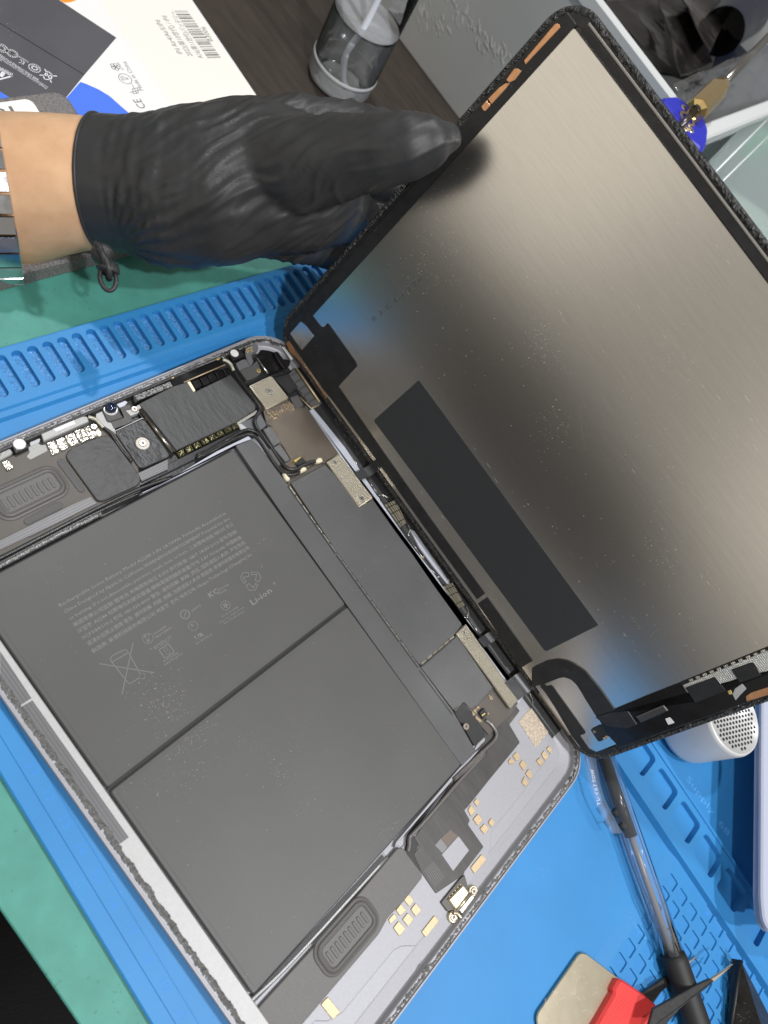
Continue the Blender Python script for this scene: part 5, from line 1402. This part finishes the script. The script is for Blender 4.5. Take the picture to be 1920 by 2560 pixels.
def sheet(name, m, corners, label, cat, amp=5.0, fs_=24.0, n=44, sd=0, group=None, crumple=0.02):
    """one crumpled plastic bag spread over a quadrilateral"""
    a, b, c, d = [Vector(p) for p in corners]
    vs = []
    for layer in (0, 1):
        for i in range(n + 1):
            for k in range(n + 1):
                s, t = i / n, k / n
                q = (a * (1 - s) + b * s) * (1 - t) + (d * (1 - s) + c * s) * t
                w = mnoise.noise((q.x / fs_ + sd, q.y / fs_, sd)) * amp
                w += 0.35 * amp * (1 - abs(mnoise.noise((q.x / fs_ * 0.9, q.y / fs_ * 0.9 + sd, 3 + sd))) * 2.0)
                w += crumple * amp * mnoise.noise((q.x / 5, q.y / 5, sd))
                edge = min(s, 1 - s, t, 1 - t)
                th = 1.6 * min(1, edge * 12)
                vs.append((q.x, q.y, q.z + w - layer * (0.25 + th)))
    N = (n + 1) ** 2
    fs2 = []
    for i in range(n):
        for k in range(n):
            p = i * (n + 1) + k
            fs2.append((p, p + n + 1, p + n + 2, p + 1))
            fs2.append((N + p, N + p + 1, N + p + n + 2, N + p + n + 1))
    rim = [i * (n + 1) for i in range(n + 1)] + [n * (n + 1) + k for k in range(1, n + 1)] + [i * (n + 1) + n for i in range(n - 1, -1, -1)] + [k for k in range(n - 1, 0, -1)]
    for x, y in zip(rim, rim[1:] + rim[:1]):
        fs2.append((x, N + x, N + y, y))
    o = mesh(name, vs, fs2, m, None, True)
    bmx = bmesh.new()
    bmx.from_mesh(o.data)
    bmesh.ops.recalc_face_normals(bmx, faces=bmx.faces)
    bmx.to_mesh(o.data)
    bmx.free()
    return tag(o, label, cat, group)


M_bag = mat("black_bag", (0.014, 0.012, 0.012), 0.20, var=(30, 0.2), bump=(22, 0.3, 2.5), spec=0.35)
M_bagb = mat("navy_bag", (0.008, 0.012, 0.026), 0.28, bump=(24, 0.25, 2.0), spec=0.2)
Q = lambda pts, z: [(x, y, z) for x, y in pts]
GB = "plastic bags heaped in the white bin"
sheet("plastic_bag", M_bag, Q([(-128.96, 569.78), (-116.55, 940.34), (-0.08, 737.41), (-48.61, 557.20)], 50), "widest black plastic bag at the bottom of the bin, mostly covered by the others", "plastic bag", 5, 70, 40, 1, GB)
sheet("plastic_bag", M_bag, Q([(-97.01, 519.43), (-92.79, 592.81), (-29.97, 517.40), (-36.36, 510.07)], 72), "black plastic bag nearest the long white rim of the bin, in soft vertical folds", "plastic bag", 8, 60, 44, 2, GB)
sheet("plastic_bag", M_bag, Q([(-82.07, 557.50), (-78.89, 580.36), (-21.80, 558.38), (-13.72, 484.53)], 84), "black plastic bag in the middle of the bin with a leaf-like crease near its corner", "plastic bag", 8, 55, 44, 3, GB)
sheet("plastic_bag", M_bag, Q([(-71.12, 551.15), (-66.08, 644.07), (-51.89, 615.67), (-21.87, 532.53)], 94), "black pointed plastic bag lying on top at the upper edge of the heap", "plastic bag", 7, 60, 44, 4, GB)
sheet("plastic_bag", M_bagb, Q([(-58.99, 661.96), (-71.86, 787.10), (-25.73, 706.53), (-17.25, 552.51)], 80), "navy tinted dark plastic bag beneath the clear crinkled wrap", "plastic bag", 6, 60, 44, 5, GB)
o = tube("rolled_bag", None, M_bagb, [(*p, 95) for p in [(-34.53, 569.29), (-42.03, 601.96), (-48.98, 639.62), (-54.35, 665.77)]], lambda t: 15 + 5 * t, 28, 6, True, False)
tag(o, "dark rolled bag tube standing at the right of the heap of black bags", "plastic bag")
# clear crinkled bag
cm = bpy.data.materials.new("clear_film")
cm.use_nodes = True
nt = cm.node_tree
nt.nodes.clear()
out = nt.nodes.new("ShaderNodeOutputMaterial")
tr = nt.nodes.new("ShaderNodeBsdfTransparent")
tr.inputs[0].default_value = (0.80, 0.83, 0.88, 1)
gl = nt.nodes.new("ShaderNodeBsdfGlossy")
gl.inputs["Roughness"].default_value = 0.08
gl.inputs[0].default_value = (0.9, 0.9, 0.9, 1)
mx = nt.nodes.new("ShaderNodeMixShader")
mx.inputs[0].default_value = 0.24
tcn = nt.nodes.new("ShaderNodeTexCoord")
nzn = nt.nodes.new("ShaderNodeTexVoronoi")
nzn.feature = 'DISTANCE_TO_EDGE'
nzn.inputs["Scale"].default_value = 45
bpn = nt.nodes.new("ShaderNodeBump")
bpn.inputs["Strength"].default_value = 0.6
bpn.inputs["Distance"].default_value = 0.004
nt.links.new(tcn.outputs["Object"], nzn.inputs[0])
nt.links.new(nzn.outputs[0], bpn.inputs["Height"])
nt.links.new(bpn.outputs[0], gl.inputs["Normal"])
nt.links.new(tr.outputs[0], mx.inputs[1])
nt.links.new(gl.outputs[0], mx.inputs[2])
nt.links.new(mx.outputs[0], out.inputs[0])
sheet("clear_bag", cm, Q([(-3.18, 440.23), (-16.06, 642.62), (24.51, 571.75), (26.40, 443.01)], 98), "clear crinkled plastic bag lying over the bin's near corner", "plastic bag", 5, 40, 70, 6, None, 0.25)

# blue grip with brass driver shaft resting on the bin corner
cg = thing("screen_clamp", "blue plastic clamp with a brass collar and thin steel rod, resting on the bin corner", "clamp")
M_cobalt = mat("cobalt_plastic", (0.015, 0.022, 0.42), 0.42, bump=(1.0, 0.15, 0.1))
slab("clamp_body", cg, M_cobalt, [(11.18, 382.73), (10.75, 390.77), (12.09, 399.11), (16.84, 404.23), (25.57, 409.20), (30.73, 409.92), (38.22, 404.34), (43.84, 393.92), (46.53, 383.88), (37.80, 378.28)], 105.2, 113, 3, 2.0)
for p in [(20.78, 396.23), (31.77, 382.42), (33.57, 386.31)]:
    screw("screw", cg, (p[0], p[1], 113), 2.1, M_steel, 0.5)
p = [(27.35, 390.01)][0]
loft("washer", cg, M_steel, [[(p[0] + r * math.cos(k * math.pi / 14), p[1] + r * math.sin(k * math.pi / 14), z) for k in range(28)] for r, z in ((5.2, 113), (5.2, 113.8), (3.4, 113.8), (3.4, 112.9))], False, False)
a, b, c, d, e = [Vector((*q, 117)) for q in [(30.19, 375.87), (26.63, 393.83), (18.84, 433.13), (16.40, 446.52), (-8.25, 567.26)]]
ax = (d - b).normalized()
s1 = ax.cross(Vector((0, 0, 1))).normalized()
s2 = s1.cross(ax)
Lb = (d - b).length
loft("brass_collar", cg, M_brass, [[tuple(b + ax * (Lb * t) + (s1 * math.cos(k * math.pi / 4 + .2) + s2 * math.sin(k * math.pi / 4 + .2)) * r) for k in range(8)] for t, r in ((0, 3.2), (0.02, 5.8), (0.05, 6.3), (0.72, 6.3), (0.98, 4.0), (1.0, 3.6))], True, True)
tube("steel_rod", cg, mat("dark_rod", (0.30, 0.29, 0.28), 0.2, metal=0.95), [tuple(d - (d - c) * .3), tuple(e)], 2.3, 14, 1, curve=False)
tube("driver_tip", cg, mat("dark_steel", (0.12, 0.11, 0.11), 0.3, metal=0.9), [tuple(a + Vector((0, 0, -3))), tuple(b)], 1.7, 10, 1, curve=False)
p = [(28.56, 382.47)][0]
disc("cross_hole", cg, M_dark, (p[0], p[1], 123.2), 1.7, 0.5, 16, 0.1)

# frosted boxes
M_frost = mat("frosted_aqua", (0.80, 0.90, 0.89), 0.45, trans=0.86, ior=1.15)
fb = thing("frosted_case", "frosted aqua plastic storage case beyond the display's far edge", "case")
lid = [(48.01, 414.00), (37.67, 474.87), (25.00, 551.59), (69.65, 577.36), (127.52, 463.77), (107.53, 401.59), (79.97, 411.45)]
slab("case_lid", fb, M_frost, lid, 92, 100, 4, 1.6)
slab("case_body", fb, M_frost, inset(ccw(lid), 4), -6, 90, 4, 0.5)
for pts in ([(54.60, 413.38), (37.89, 522.62)], [(61.07, 413.52), (59.75, 422.86), (48.64, 504.32)]):
    tube("lid_ridge", fb, mat("ridge_white", (0.85, 0.9, 0.9), 0.3), [(*p, 100.2) for p in pts], 0.5, 8, curve=False)
slab("green_insert", fb, mat("soft_green", (0.08, 0.42, 0.26), 0.6), [(45.55, 477.61), (36.48, 525.77), (48.88, 532.02), (57.21, 492.73), (54.29, 474.48)], 90.2, 91.5, 6, 0.02)
slab("paper_insert", fb, M_cardw, [(64.19, 416.62), (67.10, 432.08), (89.70, 448.43), (103.70, 435.26), (105.57, 410.14), (83.54, 415.75)], 90.2, 91.2, 6, 0.02)
fw = thing("frosted_tub", "milky lilac plastic tub on the blue mat at the photo's right edge", "tub")
slab("tub_wall", fw, mat("milky_lilac", (0.36, 0.44, 0.62), 0.35, trans=0.15, ior=1.2), [(262.90, 326.26), (339.43, 195.45), (345.28, 188.05), (350.59, 186.92), (356.38, 191.06), (392.29, 227.58), (311.93, 400.10)], 18.5, 22, 3, 1.2)
slab("tub_body", fw, MATS["milky_lilac"], [(277.95, 360.02), (358.56, 223.43), (365.27, 220.34), (413.16, 270.92), (333.57, 443.80)], 0.1, 18.5, 3, 0.5)
slab("tub_lip", fw, mat("pale_lilac", (0.44, 0.47, 0.58), 0.3), [(262.28, 324.84), (339.09, 194.05), (344.33, 187.65), (348.93, 186.24), (354.68, 190.37), (390.84, 227.19), (311.10, 398.37)], 21.9, 24, 3, 0.8)

# little cylindrical speaker
sk = thing("mini_speaker", "small silver cylinder speaker with perforated round top, behind the display's lower corner", "speaker", (277.5, 239.6, 3.0))
M_silver = mat("satin_silver", (0.66, 0.66, 0.66), 0.36, metal=0.25)
lathe("speaker_body", sk, M_silver, [(15.5, 0), (18.3, 1.0), (18.6, 3.5), (17.6, 27.4), (16.9, 29.2), (16.2, 29.6), (16.1, 29.2)], 64)
vs, fs = [], []
for i in range(-9, 10):
    for k in range(-9, 10):
        x, y = 2.3 * (i + 0.5 * (k % 2)), 2.0 * k
        if x * x + y * y > 14.3 ** 2:
            continue
        b = len(vs)
        vs += [(x + 0.74 * math.cos(t * math.pi / 5), y + 0.74 * math.sin(t * math.pi / 5), 29.34) for t in range(10)]
        vs += [(x + 0.58 * math.cos(t * math.pi / 5), y + 0.58 * math.sin(t * math.pi / 5), 29.27) for t in range(10)]
        fs += [(b + t, b + (t + 1) % 10, b + 10 + (t + 1) % 10, b + 10 + t) for t in range(10)]
        fs.append(tuple(b + 10 + t for t in range(10)))
tag(mesh("grille_holes", vs, fs, M_dark, sk), kind="stuff")

# ballpoint pen
pen = thing("ballpoint_pen", "clear plastic ballpoint pen with black rubber grip lying across the blue mat", "pen")
PA = [Vector((*p, 5.6)) for p in [(240.93, 179.40), (258.77, 178.63), (290.14, 169.01), (327.62, 149.59), (357.80, 133.68)]]
p0, p1 = Vector((*[(251.60, 183.20)][0], 5.6)), Vector((*[(327.75, 149.71)][0], 6.0))
p2 = p1 + (p1 - p0).normalized() * 48
pc = M_pc
tube("barrel", pen, pc, [tuple(p0), tuple(p0.lerp(p1, .5)), tuple(p1)], 5.0, 24, 1, curve=False)
tube("barrel_sheen", pen, film("sheen_film", (0.97, 0.98, 1.0), 0.10, 0.12), [tuple(p0 + (p1 - p0) * .02), tuple(p1 - (p1 - p0) * .01)], 3.6, 24, 1, curve=False)
tube("refill", pen, mat("ink_refill", (0.20, 0.20, 0.205), 0.25), [tuple(p0.lerp(p1, .1)), tuple(p1)], 1.5, 12, 1, curve=False)
tube("click_core", pen, M_gloss, [tuple(p0), tuple(p0.lerp(p1, .42))], 2.9, 12, 1, curve=False)
tube("rubber_grip", pen, mat("grip_rubber", (0.016, 0.016, 0.016), 0.55), [tuple(p1), tuple(p1 + (p2 - p1) * .05), tuple(p1 + (p2 - p1) * .8), tuple(p2)], lambda t: 5.2 if t < .05 else 5.6, 24, 1, curve=False)
CL = [Vector((*q, 8.5)) for q in [(242.44, 175.69), (250.49, 169.44), (258.80, 164.81), (267.31, 162.51), (274.99, 161.19)]]
ribbon("clip", pen, pc, [tuple(q) for q in CL], (0.62, 0.75, 0.1), 5.0, 1.6)
q0, q1 = [(261.38, 163.08), (248.92, 171.42)]
text("clip_lettering", pen, M_white, "Tレイ0.7 TOW", q0, q1, 1.9, 9.5)
for k, q in enumerate([(270.28, 168.55), (276.58, 167.37)]):
    box("clip_catch", pen, M_dark, (q[0], q[1], 7.4), (3.0, 2.6, 2.0), 0.4)

# tweezers: two spring arms, one each side of the pen grip
tw = thing("tweezers", "black coated pointed tweezers with bare steel tips, straddling the pen grip", "tweezers")
M_twz = mat("tweezer_black", (0.030, 0.030, 0.031), 0.45, var=(1.5, 0.3), bump=(0.8, 0.25, 0.1))
M_tip = mat("bare_tip", (0.75, 0.66, 0.52), 0.3, metal=0.8)


def arm(edge, z, tz, tp):
    o = slab("tweezer_arm", tw, M_twz, edge, z - 1.4, z, 0.4, 0.3)
    slab("tweezer_tip", tw, M_tip, tp, tz - 0.9, tz, 0.1, 0.2)


arm([(326.31, 122.44), (332.98, 134.69), (338.67, 145.56), (343.45, 153.47), (345.34, 154.20), (343.50, 148.34), (339.78, 140.07), (336.76, 132.15), (334.40, 122.81), (333.63, 119.48), (328.38, 114.58)], 13.0, 12.8, [(343.69, 153.52), (350.14, 167.53), (350.68, 167.56), (345.65, 153.64)])
arm([(326.35, 126.64), (330.12, 135.02), (333.12, 142.05), (334.63, 143.77), (336.69, 141.88), (334.73, 136.13), (333.73, 128.83), (332.69, 126.22)], 2.7, 2.6, [(337.53, 151.34), (342.20, 161.83), (342.50, 161.71), (340.01, 154.29), (338.68, 150.71)])

# red handled spatula
sp2 = thing("spatula", "red handled pry spatula with a worn square metal blade on the blue mat", "spatula")
slab("blade", sp2, mat("worn_blade", (0.55, 0.49, 0.37), 0.30, metal=0.95, var=(5, 0.05), bump=(3, 0.10, 0.1), dust=(12, 0.8, 0.80, (0.75, 0.70, 0.60))), [(292.96, 84.77), (294.64, 115.27), (295.52, 116.89), (297.43, 118.27), (319.67, 125.22), (325.35, 102.82), (300.88, 80.28)], 1.0, 1.8, 2.5, 0.3)
sc_ = []
for k in range(26):
    a0 = Vector([(295.43, 114.58), (312.04, 119.25), (315.86, 104.69), (295.08, 87.76)][k % 4])
    b0_ = Vector([(298.82, 103.57)][0])
    q = a0.lerp(b0_, random.uniform(.15, .95)) + Vector((random.uniform(-3, 3), random.uniform(-3, 3)))
    an = random.uniform(0, 3.14)
    l_ = random.uniform(.5, 3.2)
    sc_.append([tuple(q), (q.x + l_ * math.cos(an), q.y + l_ * math.sin(an))])
tag(strokes("blade_scratches", sp2, mat("blade_scratch", (0.80, 0.76, 0.66), 0.4, metal=0.6), sc_, 0.06, 1.82), kind="stuff")
hd = slab("handle", sp2, mat("red_rubber", (0.70, 0.045, 0.042), 0.45, bump=(0.8, 0.12, 0.05)), [(313.24, 122.00), (314.61, 123.12), (319.64, 124.96), (328.25, 127.86), (334.97, 129.25), (339.41, 128.84), (347.58, 123.96), (313.52, 92.57), (314.33, 102.70), (314.47, 116.39), (313.33, 117.05)], 0.6, 5.0, 1.5, 0.9)
vs, fs = [], []
d0, d1, d2 = [Vector(p) for p in [(317.24, 117.75), (321.17, 118.70), (314.41, 100.71)]]
for i in range(14):
    for k in range(4):
        q = d0 + (d1 - d0) * (k / 3) + (d2 - d0) * (i / 13)
        b = len(vs)
        vs += [(q.x + 0.16 * math.cos(t * math.pi / 4), q.y + 0.16 * math.sin(t * math.pi / 4), 5.03) for t in range(8)]
        fs.append(tuple(range(b, b + 8)))
tag(mesh("grip_dots", vs, fs, mat("deep_red", (0.30, 0.012, 0.012), 0.6), sp2), kind="stuff")

# black pointed scraper
bl = thing("scraper", "black pointed scraper blade with scuffed edge at the photo's lower right", "scraper")
t0 = [(357.51, 176.00)][0]
L_, R_, Mid = [(373.78, 145.00)][0], [(398.80, 171.58)][0], [(376.80, 154.10)][0]
vs = [(t0[0], t0[1], 8), (L_[0], L_[1], 3), (R_[0], R_[1], 3), (Mid[0], Mid[1], 17), (t0[0], t0[1], 3), (Mid[0], Mid[1], 3)]
mesh("scraper_blade", vs, [(0, 1, 3), (0, 3, 2), (4, 2, 5, 1), (0, 4, 1), (0, 2, 4), (1, 5, 3), (3, 5, 2)], mat("scuffed_black", (0.028, 0.026, 0.024), 0.35, metal=0.3, var=(5, 0.4), dust=(8, 0.7, 0.72, (0.25, 0.22, 0.19))), bl)
tube("scraper_edge", bl, M_dark, [(t0[0], t0[1], 8.2), (L_[0], L_[1], 3.4)], 0.9, 8, 1, curve=False)

# ================================================================== the technician
pr = thing("person", "technician's bare forearm and black nitrile gloved hand holding up the tablet display, dark clothes below", "person")
M_skin = mat("skin", (0.72, 0.46, 0.27), 0.46, var=(11, 0.22, (0.60, 0.345, 0.195)), bump=(1.1, 0.35, 0.14), sss=0.08)
M_glove = mat("nitrile", (0.030, 0.030, 0.031), 0.47, var=(10, 0.15), bump=(2.5, 0.25, 0.25), dust=(20, 0.6, 0.84, (0.25, 0.25, 0.25)))
M_cloth = mat("dark_knit", (0.008, 0.008, 0.009), 0.85, bump=(1.2, 0.8, 0.5))


def blob(name, m, chains, voxel, smooth_it, disp=None, cut=None, parent=pr):
    """grow one continuous skin over chains of (x, y, z, radius) joints"""
    vs, fs = [], []
    for ch in chains:
        P = [Vector(c[:3]) for c in ch]
        R = [c[3] for c in ch]
        n = len(P)
        PP, RR = [], []
        for i in range(n - 1):
            for k in range(6):
                t = k / 6
                PP.append(P[i].lerp(P[i + 1], t))
                RR.append(R[i] * (1 - t) + R[i + 1] * t)
        PP.append(P[-1])
        RR.append(R[-1])
        # rounded ends
        d0, d1 = (PP[0] - PP[1]).normalized(), (PP[-1] - PP[-2]).normalized()
        A = [(PP[0] + d0 * RR[0] * math.sin(a), RR[0] * math.cos(a)) for a in (1.5, 1.2, .8, .4)]
        B = [(PP[-1] + d1 * RR[-1] * math.sin(a), RR[-1] * math.cos(a)) for a in (.4, .8, 1.2, 1.5)]
        seq = A + list(zip(PP, RR)) + B
        base = len(vs)
        seg = 24
        for i, (p, r) in enumerate(seq):
            q0, q1 = seq[max(0, i - 1)][0], seq[min(len(seq) - 1, i + 1)][0]
            t = (q1 - q0).normalized()
            s = t.cross(Vector((0.3, 0.2, 1))).normalized()
            u = s.cross(t)
            for k in range(seg):
                a = 2 * math.pi * k / seg
                w = p + s * r * math.cos(a) + u * r * math.sin(a)
                vs.append(tuple(w))
        for i in range(len(seq) - 1):
            for k in range(seg):
                a, b = base + i * seg, base + (i + 1) * seg
                fs.append((a + k, a + (k + 1) % seg, b + (k + 1) % seg, b + k))
        fs.append(tuple(base + k for k in reversed(range(seg))))
        fs.append(tuple(base + (len(seq) - 1) * seg + k for k in range(seg)))
    o = mesh(name, vs, fs, None, None)
    bmx = bmesh.new()
    bmx.from_mesh(o.data)
    bmesh.ops.recalc_face_normals(bmx, faces=bmx.faces)
    bmx.to_mesh(o.data)
    bmx.free()
    r = o.modifiers.new("r", 'REMESH')
    r.mode = 'VOXEL'
    r.voxel_size = voxel * S
    s = o.modifiers.new("s", 'SMOOTH')
    s.iterations = smooth_it
    s.factor = 0.5
    dg = bpy.context.evaluated_depsgraph_get()
    me = bpy.data.meshes.new_from_object(o.evaluated_get(dg))
    COL.objects.unlink(o)
    bpy.data.objects.remove(o)
    if disp:
        n = len(me.vertices)
        co, no = np.zeros(n * 3), np.zeros(n * 3)
        me.vertices.foreach_get("co", co)
        me.vertices.foreach_get("normal", no)
        co, no = co.reshape(-1, 3) / S, no.reshape(-1, 3)
        h = disp(co)
        me.vertices.foreach_set("co", ((co + no * h[:, None]) * S).ravel())
        me.update()
    if cut:
        bmx = bmesh.new()
        bmx.from_mesh(me)
        bmesh.ops.bisect_plane(bmx, geom=bmx.verts[:] + bmx.edges[:] + bmx.faces[:], plane_co=Vector(cut[0]) * S, plane_no=Vector(cut[1]), clear_inner=True)
        bmx.to_mesh(me)
        bmx.free()
    me.name = name
    return link(name, me, m, parent, True)


ARM = [(-200.73, -7.06, -115.19, 45.10), (-138.19, 54.05, -37.46, 35.48), (-104.28, 86.62, 1.51, 31.27), (-87.58, 101.29, 18.63, 28.40), (-79.35, 110.76, 27.48, 26.01), (-70.00, 123.12, 35.89, 23.96), (-68.70, 124.60, 36.89, 23.38), (-67.73, 126.74, 37.14, 21.41), (-60.27, 133.25, 41.47, 19.06)]
blob("forearm", M_skin, [ARM], 3.0, 6)
WR = [(-73.62, 120.27, 32.78, 24.64), (-68.85, 125.47, 36.28, 24.64), (-60.88, 133.81, 40.66, 25.61), (-50.02, 143.52, 47.13, 28.85), (-40.78, 155.76, 55.46, 30.02), (-35.04, 169.18, 62.30, 29.05), (-27.23, 183.37, 64.70, 27.25)]
TB = [(-35.67, 162.67, 69.97, 17.16), (-19.67, 171.59, 85.50, 16.93), (-8.19, 178.93, 100.07, 13.99), (-0.79, 183.54, 109.20, 12.53), (4.73, 188.58, 116.24, 11.21), (8.44, 193.59, 120.87, 8.83), (9.63, 197.64, 122.47, 5.74)]
IX = [(-60.72, 164.71, 60.10, 11.86), (-56.68, 183.20, 68.15, 9.62), (-48.11, 200.52, 72.74, 10.44), (-39.22, 219.50, 76.04, 9.78), (-32.10, 232.45, 77.59, 8.69), (-20.99, 245.41, 79.00, 7.87), (-6.38, 257.45, 82.08, 6.98)]
MD = [(-44.46, 178.40, 56.93, 12.28), (-37.28, 199.60, 56.97, 9.91), (-26.34, 224.94, 57.34, 9.19), (-9.76, 248.70, 61.29, 8.28), (6.18, 266.58, 68.45, 7.33)]
PM = [(-30.94, 174.85, 61.26, 27.06), (-21.75, 189.53, 61.50, 20.86), (-14.58, 201.60, 58.75, 15.93), (-10.50, 209.81, 55.83, 11.41)]
RG = [(-33.80, 172.24, 52.16, 12.28), (-26.32, 190.67, 47.77, 9.65), (-16.25, 217.53, 46.81, 8.80), (-0.81, 241.48, 48.48, 8.08), (13.68, 258.64, 55.18, 7.11)]
LT = [(-28.74, 161.93, 47.12, 13.72), (-18.92, 177.75, 43.24, 9.21), (-11.21, 197.10, 39.50, 8.30), (-2.81, 218.70, 34.87, 7.68), (8.11, 236.01, 36.90, 6.43)]
KN = Vector([(-37.04, 105.65, 41.88, 1.38)][0][:3])
AX = (Vector(WR[3][:3]) - Vector(WR[0][:3])).normalized()
VIEW = (Vector(WR[2][:3]) - cam.location / S).normalized()
BX = AX.cross(VIEW).normalized()


def folds(co):
    d = co - np.array(KN)
    a = d @ np.array(AX)
    b = d @ np.array(BX)
    rr = np.sqrt(a * a + b * b) + 1e-6
    th = np.arctan2(b, a)
    h = np.zeros(len(co))
    for i in range(len(co)):
        p = co[i]
        n1 = mnoise.noise((p[0] / 22, p[1] / 22, p[2] / 22))
        n2 = mnoise.noise((p[0] / 9, p[1] / 9, p[2] / 9 + 7))
        fan = math.sin(th[i] * 26 + 5 * n1) * math.exp(-rr[i] / 34) * min(1, rr[i] / 10) * min(1, max(0, (a[i] + 3) / 8))
        u = a[i] * 0.55 - b[i] * 0.83
        v_ = a[i] * 0.83 + b[i] * 0.55
        w = mnoise.noise((u / 4.2 + 1.3 * n1, v_ / 26, 2.0 + p[2] / 60))
        w2 = 1 - abs(mnoise.noise((u / 6.5 + 2 * n1, v_ / 40, 9.0))) * 3.2
        cuffw = math.sin(a[i] * 1.35 + 3 * n1) * math.exp(-max(0, a[i] + 2) / 16) * min(1, max(0, a[i] + 3) / 5)
        tip = max(0.35, min(1.0, (150 - a[i]) / 70))
        cr = max(0.0, 1 - abs(mnoise.noise((u / 9 + 1.0 * n1, v_ / 100, 21.0))) * 6)
        cr2 = max(0.0, 1 - abs(mnoise.noise((u / 4.8 + 0.8 * n1, v_ / 65, 33.0))) * 4.0)
        cr3 = max(0.0, 1 - abs(mnoise.noise((u / 2.6 + 0.8 * n1, v_ / 55, 51.0 + 0.4 * n1))) * 3.0)
        h[i] = 0.9 * fan + (0.15 * w + 0.75 * cr + 0.5 * cr2 + 0.4 * cr3 + 0.12 * n2 - 0.75) * min(1, max(0, (a[i] + 6) / 24)) * tip + 0.28 * cuffw
    return h


c0 = Vector([(-68.72, 125.40, 36.23, 1.47)][0][:3])
gv = blob("glove", M_glove, [WR, PM, TB, IX, MD, RG, LT], 0.95, 6, folds, (tuple(c0), tuple(AX)))
sm = gv.modifiers.new("soften", 'SMOOTH')
sm.iterations = 2
sm.factor = 0.5
# rolled cuff along the cut edge of the glove
e1, e2 = BX, AX.cross(BX).normalized()
bmx = bmesh.new()
bmx.from_mesh(gv.data)
ed = {}
for e in bmx.edges:
    if e.is_boundary:
        a, b = e.verts
        ed.setdefault(a.index, []).append(b.index)
        ed.setdefault(b.index, []).append(a.index)
bmx.verts.ensure_lookup_table()
best = []
seen = set()
for st in ed:
    if st in seen:
        continue
    loop_, cur, prev = [st], ed[st][0], st
    while cur != st and len(loop_) < 5000:
        loop_.append(cur)
        nx = [k for k in ed[cur] if k != prev]
        if not nx:
            break
        prev, cur = cur, nx[0]
    seen.update(loop_)
    if len(loop_) > len(best):
        best = loop_
cuff = [bmx.verts[k].co / S for k in best]
bmx.free()
cuff = [sum((cuff[(i + d) % len(cuff)] for d in range(-3, 4)), Vector()) / 7 for i in range(0, len(cuff), 3)]
tube("glove_cuff", gv, M_glove, [tuple(q) for q in cuff] + [tuple(cuff[0])], 0.75, 8, 1, True, False, False)
# knot in the cuff
kc = [Vector((-34.68, 104.24, 45.70)), Vector((-32.43, 101.74, 46.29)), Vector((-29.62, 100.83, 46.77)), Vector((-27.43, 100.72, 46.61)), Vector((-26.20, 99.72, 45.86))]
tube("glove_knot", gv, M_glove, [tuple(q) for q in kc], lambda t: 3.2 + 1.0 * math.sin(t * 9.0), 14, 6)
for k in range(3):
    c = kc[1 + k]
    tube("glove_knot", gv, M_glove, [tuple(c + e1 * 4.0 * math.cos(t * math.pi / 8) + (AX * .6 + e2 * .8) * 4.0 * math.sin(t * math.pi / 8) + AX * (0.25 * t - 2)) for t in range(15)], 1.15, 8, 1, True, True, False)
lc = Vector([(-24.29, 98.91, 45.21, 0.67)][0][:3])
e3 = (kc[4] - lc).normalized()
e4 = e3.cross(VIEW).normalized()
tube("glove_knot", gv, M_glove, [tuple(lc + e3 * 4.6 * math.cos(t * math.pi / 12) + e4 * 2.7 * math.sin(t * math.pi / 12)) for t in range(25)], 0.85, 8, 1, True, False, False)

# dark knit sweater: sleeve and body of the person sitting at the near side of the bench
SL = [(-292, -90, 8, 58), (-250, -250, 40, 62), (-150, -400, 50, 70), (-60, -470, 60, 76)]
BD = [(110, -480, -560, 150), (110, -480, -300, 140), (112, -480, -60, 140), (112, -490, 30, 110)]
SH = [(-60, -470, 60, 74), (112, -490, 70, 70), (280, -470, 60, 74), (340, -420, -20, 62), (350, -330, -80, 56)]
LG = [(40, -440, -420, 95), (30, -200, -190, 88), (10, 40, -170, 80)]
LG2 = [(190, -440, -420, 95), (200, -200, -190, 88), (210, 40, -170, 80)]
blob("sweater", M_cloth, [BD, SH], 9.0, 4)
blob("sleeve", M_cloth, [SL], 6.0, 4)
blob("trousers", M_cloth, [LG, LG2], 7.0, 4)

# steel wristwatch bracelet
ws = thing("wristwatch", "polished steel watch bracelet round the wrist at the photo's left edge", "wristwatch")
wc = Vector([(-92.83, 95.68, 13.63, 1.48)][0][:3])
wa = (Vector(ARM[4][:3]) - Vector(ARM[2][:3])).normalized()
wv = (wc - cam.location / S).normalized()      # the bracelet hangs a little loose and askew on the wrist
w1 = wa.cross(wv).normalized()
wa = (wv.cross(w1).normalized() * (1 if wv.cross(w1).dot(wa) > 0 else -1) - w1 * 0.14).normalized()
w1 = wa.cross(wv).normalized()
w2 = wa.cross(w1).normalized()
M_wst = mat("bracelet_steel", (0.66, 0.66, 0.68), 0.16, metal=1.0, rvar=(4, 0.06))
R0 = 33.2
for k in range(30):
    a = 2 * math.pi * k / 30
    h = 2 * math.pi / 30 * 0.44
    vs = []
    for rr2, dd in ((R0 - 0.2, 0.0), (R0 + 2.0, 0.0), (R0 + 2.5, 0.45)):
        for sx, sa in ((-1, -1), (1, -1), (1, 1), (-1, 1)):
            aa = a + sa * (h - dd * 0.012)
            vs.append(tuple(wc + wa * sx * (6.5 - dd) + (w1 * math.cos(aa) + w2 * math.sin(aa)) * rr2))
    fs = []
    for q in (0, 4):
        for i in range(4):
            fs.append((q + i, q + (i + 1) % 4, q + 4 + (i + 1) % 4, q + 4 + i))
    fs += [(8, 9, 10, 11), (3, 2, 1, 0)]
    mesh("bracelet_link", vs, fs, M_wst, ws)
print("objects", len(bpy.data.objects), "tris", sum(len(o.data.polygons) for o in bpy.data.objects if o.type == 'MESH'))
